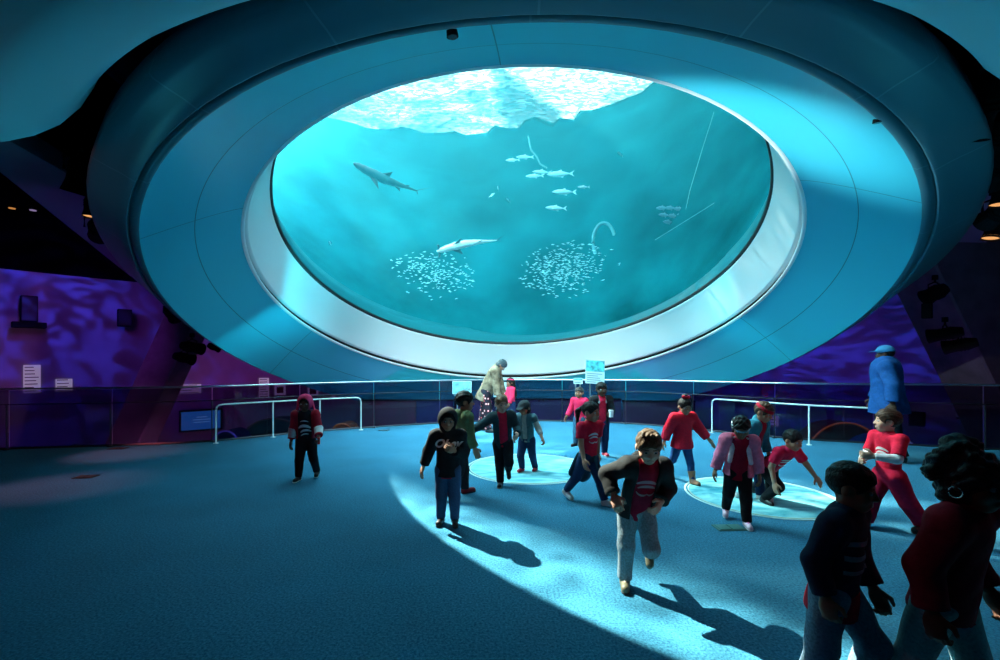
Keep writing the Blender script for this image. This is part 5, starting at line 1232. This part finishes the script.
# ------------------------------------------------------------------ lamps of the room and added fills
PURPLE = (.42, .06, 1.0); BLUE = (.04, .06, 1.0); CYAN = (.03, .80, .97)
l = light('SPOT', 'purple_wash_left', (-8.5, 8.5, 3.6), (-13.0, 13.2, .8), 150, PURPLE, .15, 95, .8)
l = light('SPOT', 'purple_wash_left', (-5.2, 12.8, 2.2), (-7.5, 17.2, .3), 150, (.5, .05, .9), .15, 95, .8)
l = light('SPOT', 'ripple_projector_left', (-10.7, 10.4, 3.75), (-13.0, 13.2, 1.9), 420, BLUE, .05, 110, .5); gobo(l, 7)
l = light('SPOT', 'ripple_projector_right', (6.6, 12.3, 3.0), (9.6, 16.2, 1.4), 900, BLUE, .05, 115, .5); gobo(l, 6, stretch=(1, 3.2, 1), floor_=.1)
l = light('SPOT', 'purple_wash_right', (7.0, 9.5, 3.0), (9.5, 17, -.5), 130, (.35, .04, .8), .15, 95, .8)
l = light('SPOT', 'carpet_spot', (-7.6, 6.8, 3.8), ground(128, 453), 760, (1, .16, .2), .05, 26, 1)
l = light('SPOT', 'carpet_spot', (-7.2, 5.0, 3.8), ground(60, 486), 640, (1, .16, .2), .05, 26, 1)

light('SPOT', 'dish_flood', (X0, 12.0, -1.7), (X0, 5.0, 3.7), 8500, CYAN, .3, 122, 1)  # unseen lamp added below floor level to brighten the dish

for sx in (-1, 1):
    light('SPOT', 'ceiling_wash', (sx*5.2, 5.6 if sx < 0 else 4.6, .35), (sx*5.6, 1.5, 3.6), 130, (.05, .6, .75), .2, 110, 1)  # cyan fills without a fixture, added to lift the near ceiling

for a_ in ((-6.6, 3.4, 3.3), (6.4, 2.4, 3.3)):
    light('SPOT', 'red_filter_spot', a_, (1.2, 5.2, .7), 75, (1, .2, .2), .1, 75, 1)  # red fills added to strengthen the red clothes

light('SPOT', 'soffit_uplight', (-9.5, 9.0, -1.5), (-7.0, 8.0, 4), 90, (.25, .1, .9), .2, 80, 1)  # this and the next: unseen purple fills added to lighten the soffits
light('SPOT', 'soffit_uplight', (10.5, 9.0, -1.5), (8.5, 8.0, 4), 90, (.25, .1, .7), .2, 80, 1)
RC = (.78, .97, 1)
light('SPOT', 'rim_spot_beam', oc(S3+.15, R3-.35, math.radians(-97)), oc(S2*.6, R1, PI/2), 2000, RC, .05, 58, .9)
light('SPOT', 'rim_spot_beam', oc(S3+.22, R3-.35, math.radians(200)), oc(S2*.6, R1, math.radians(25)), 650, RC, .05, 64, 1)
light('SPOT', 'rim_spot_beam', oc(S3+.22, R3-.35, math.radians(-20)), oc(S2*.6, R1, math.radians(155)), 650, RC, .05, 64, 1)
l = light('SPOT', 'rim_spot_beam', oc(S3+.22, R3-.35, math.radians(203)), (3.2, 5.0, 4.16), 7000, (.8, .98, 1), .12, 17, 1)

light('SPOT', 'lower_purple_lamp', (-1.0, 11.9, -1.9), (-1.6, 12.6, .2), 60, (.5, .08, .8), .1, 120, 1)  # this and the next: unseen fills added to turn the partitions purple
light('SPOT', 'lower_purple_lamp', (2.6, 11.9, -1.9), (2.8, 12.6, .2), 60, (.5, .08, .8), .1, 120, 1)

light('SPOT', 'lower_wash', (-8.3, 10.8, -1.8), (-11.2, 13.4, -.2), 130, (.75, .22, .5), .1, 120, 1)  # unseen fill added to lighten the low left wall behind the glass
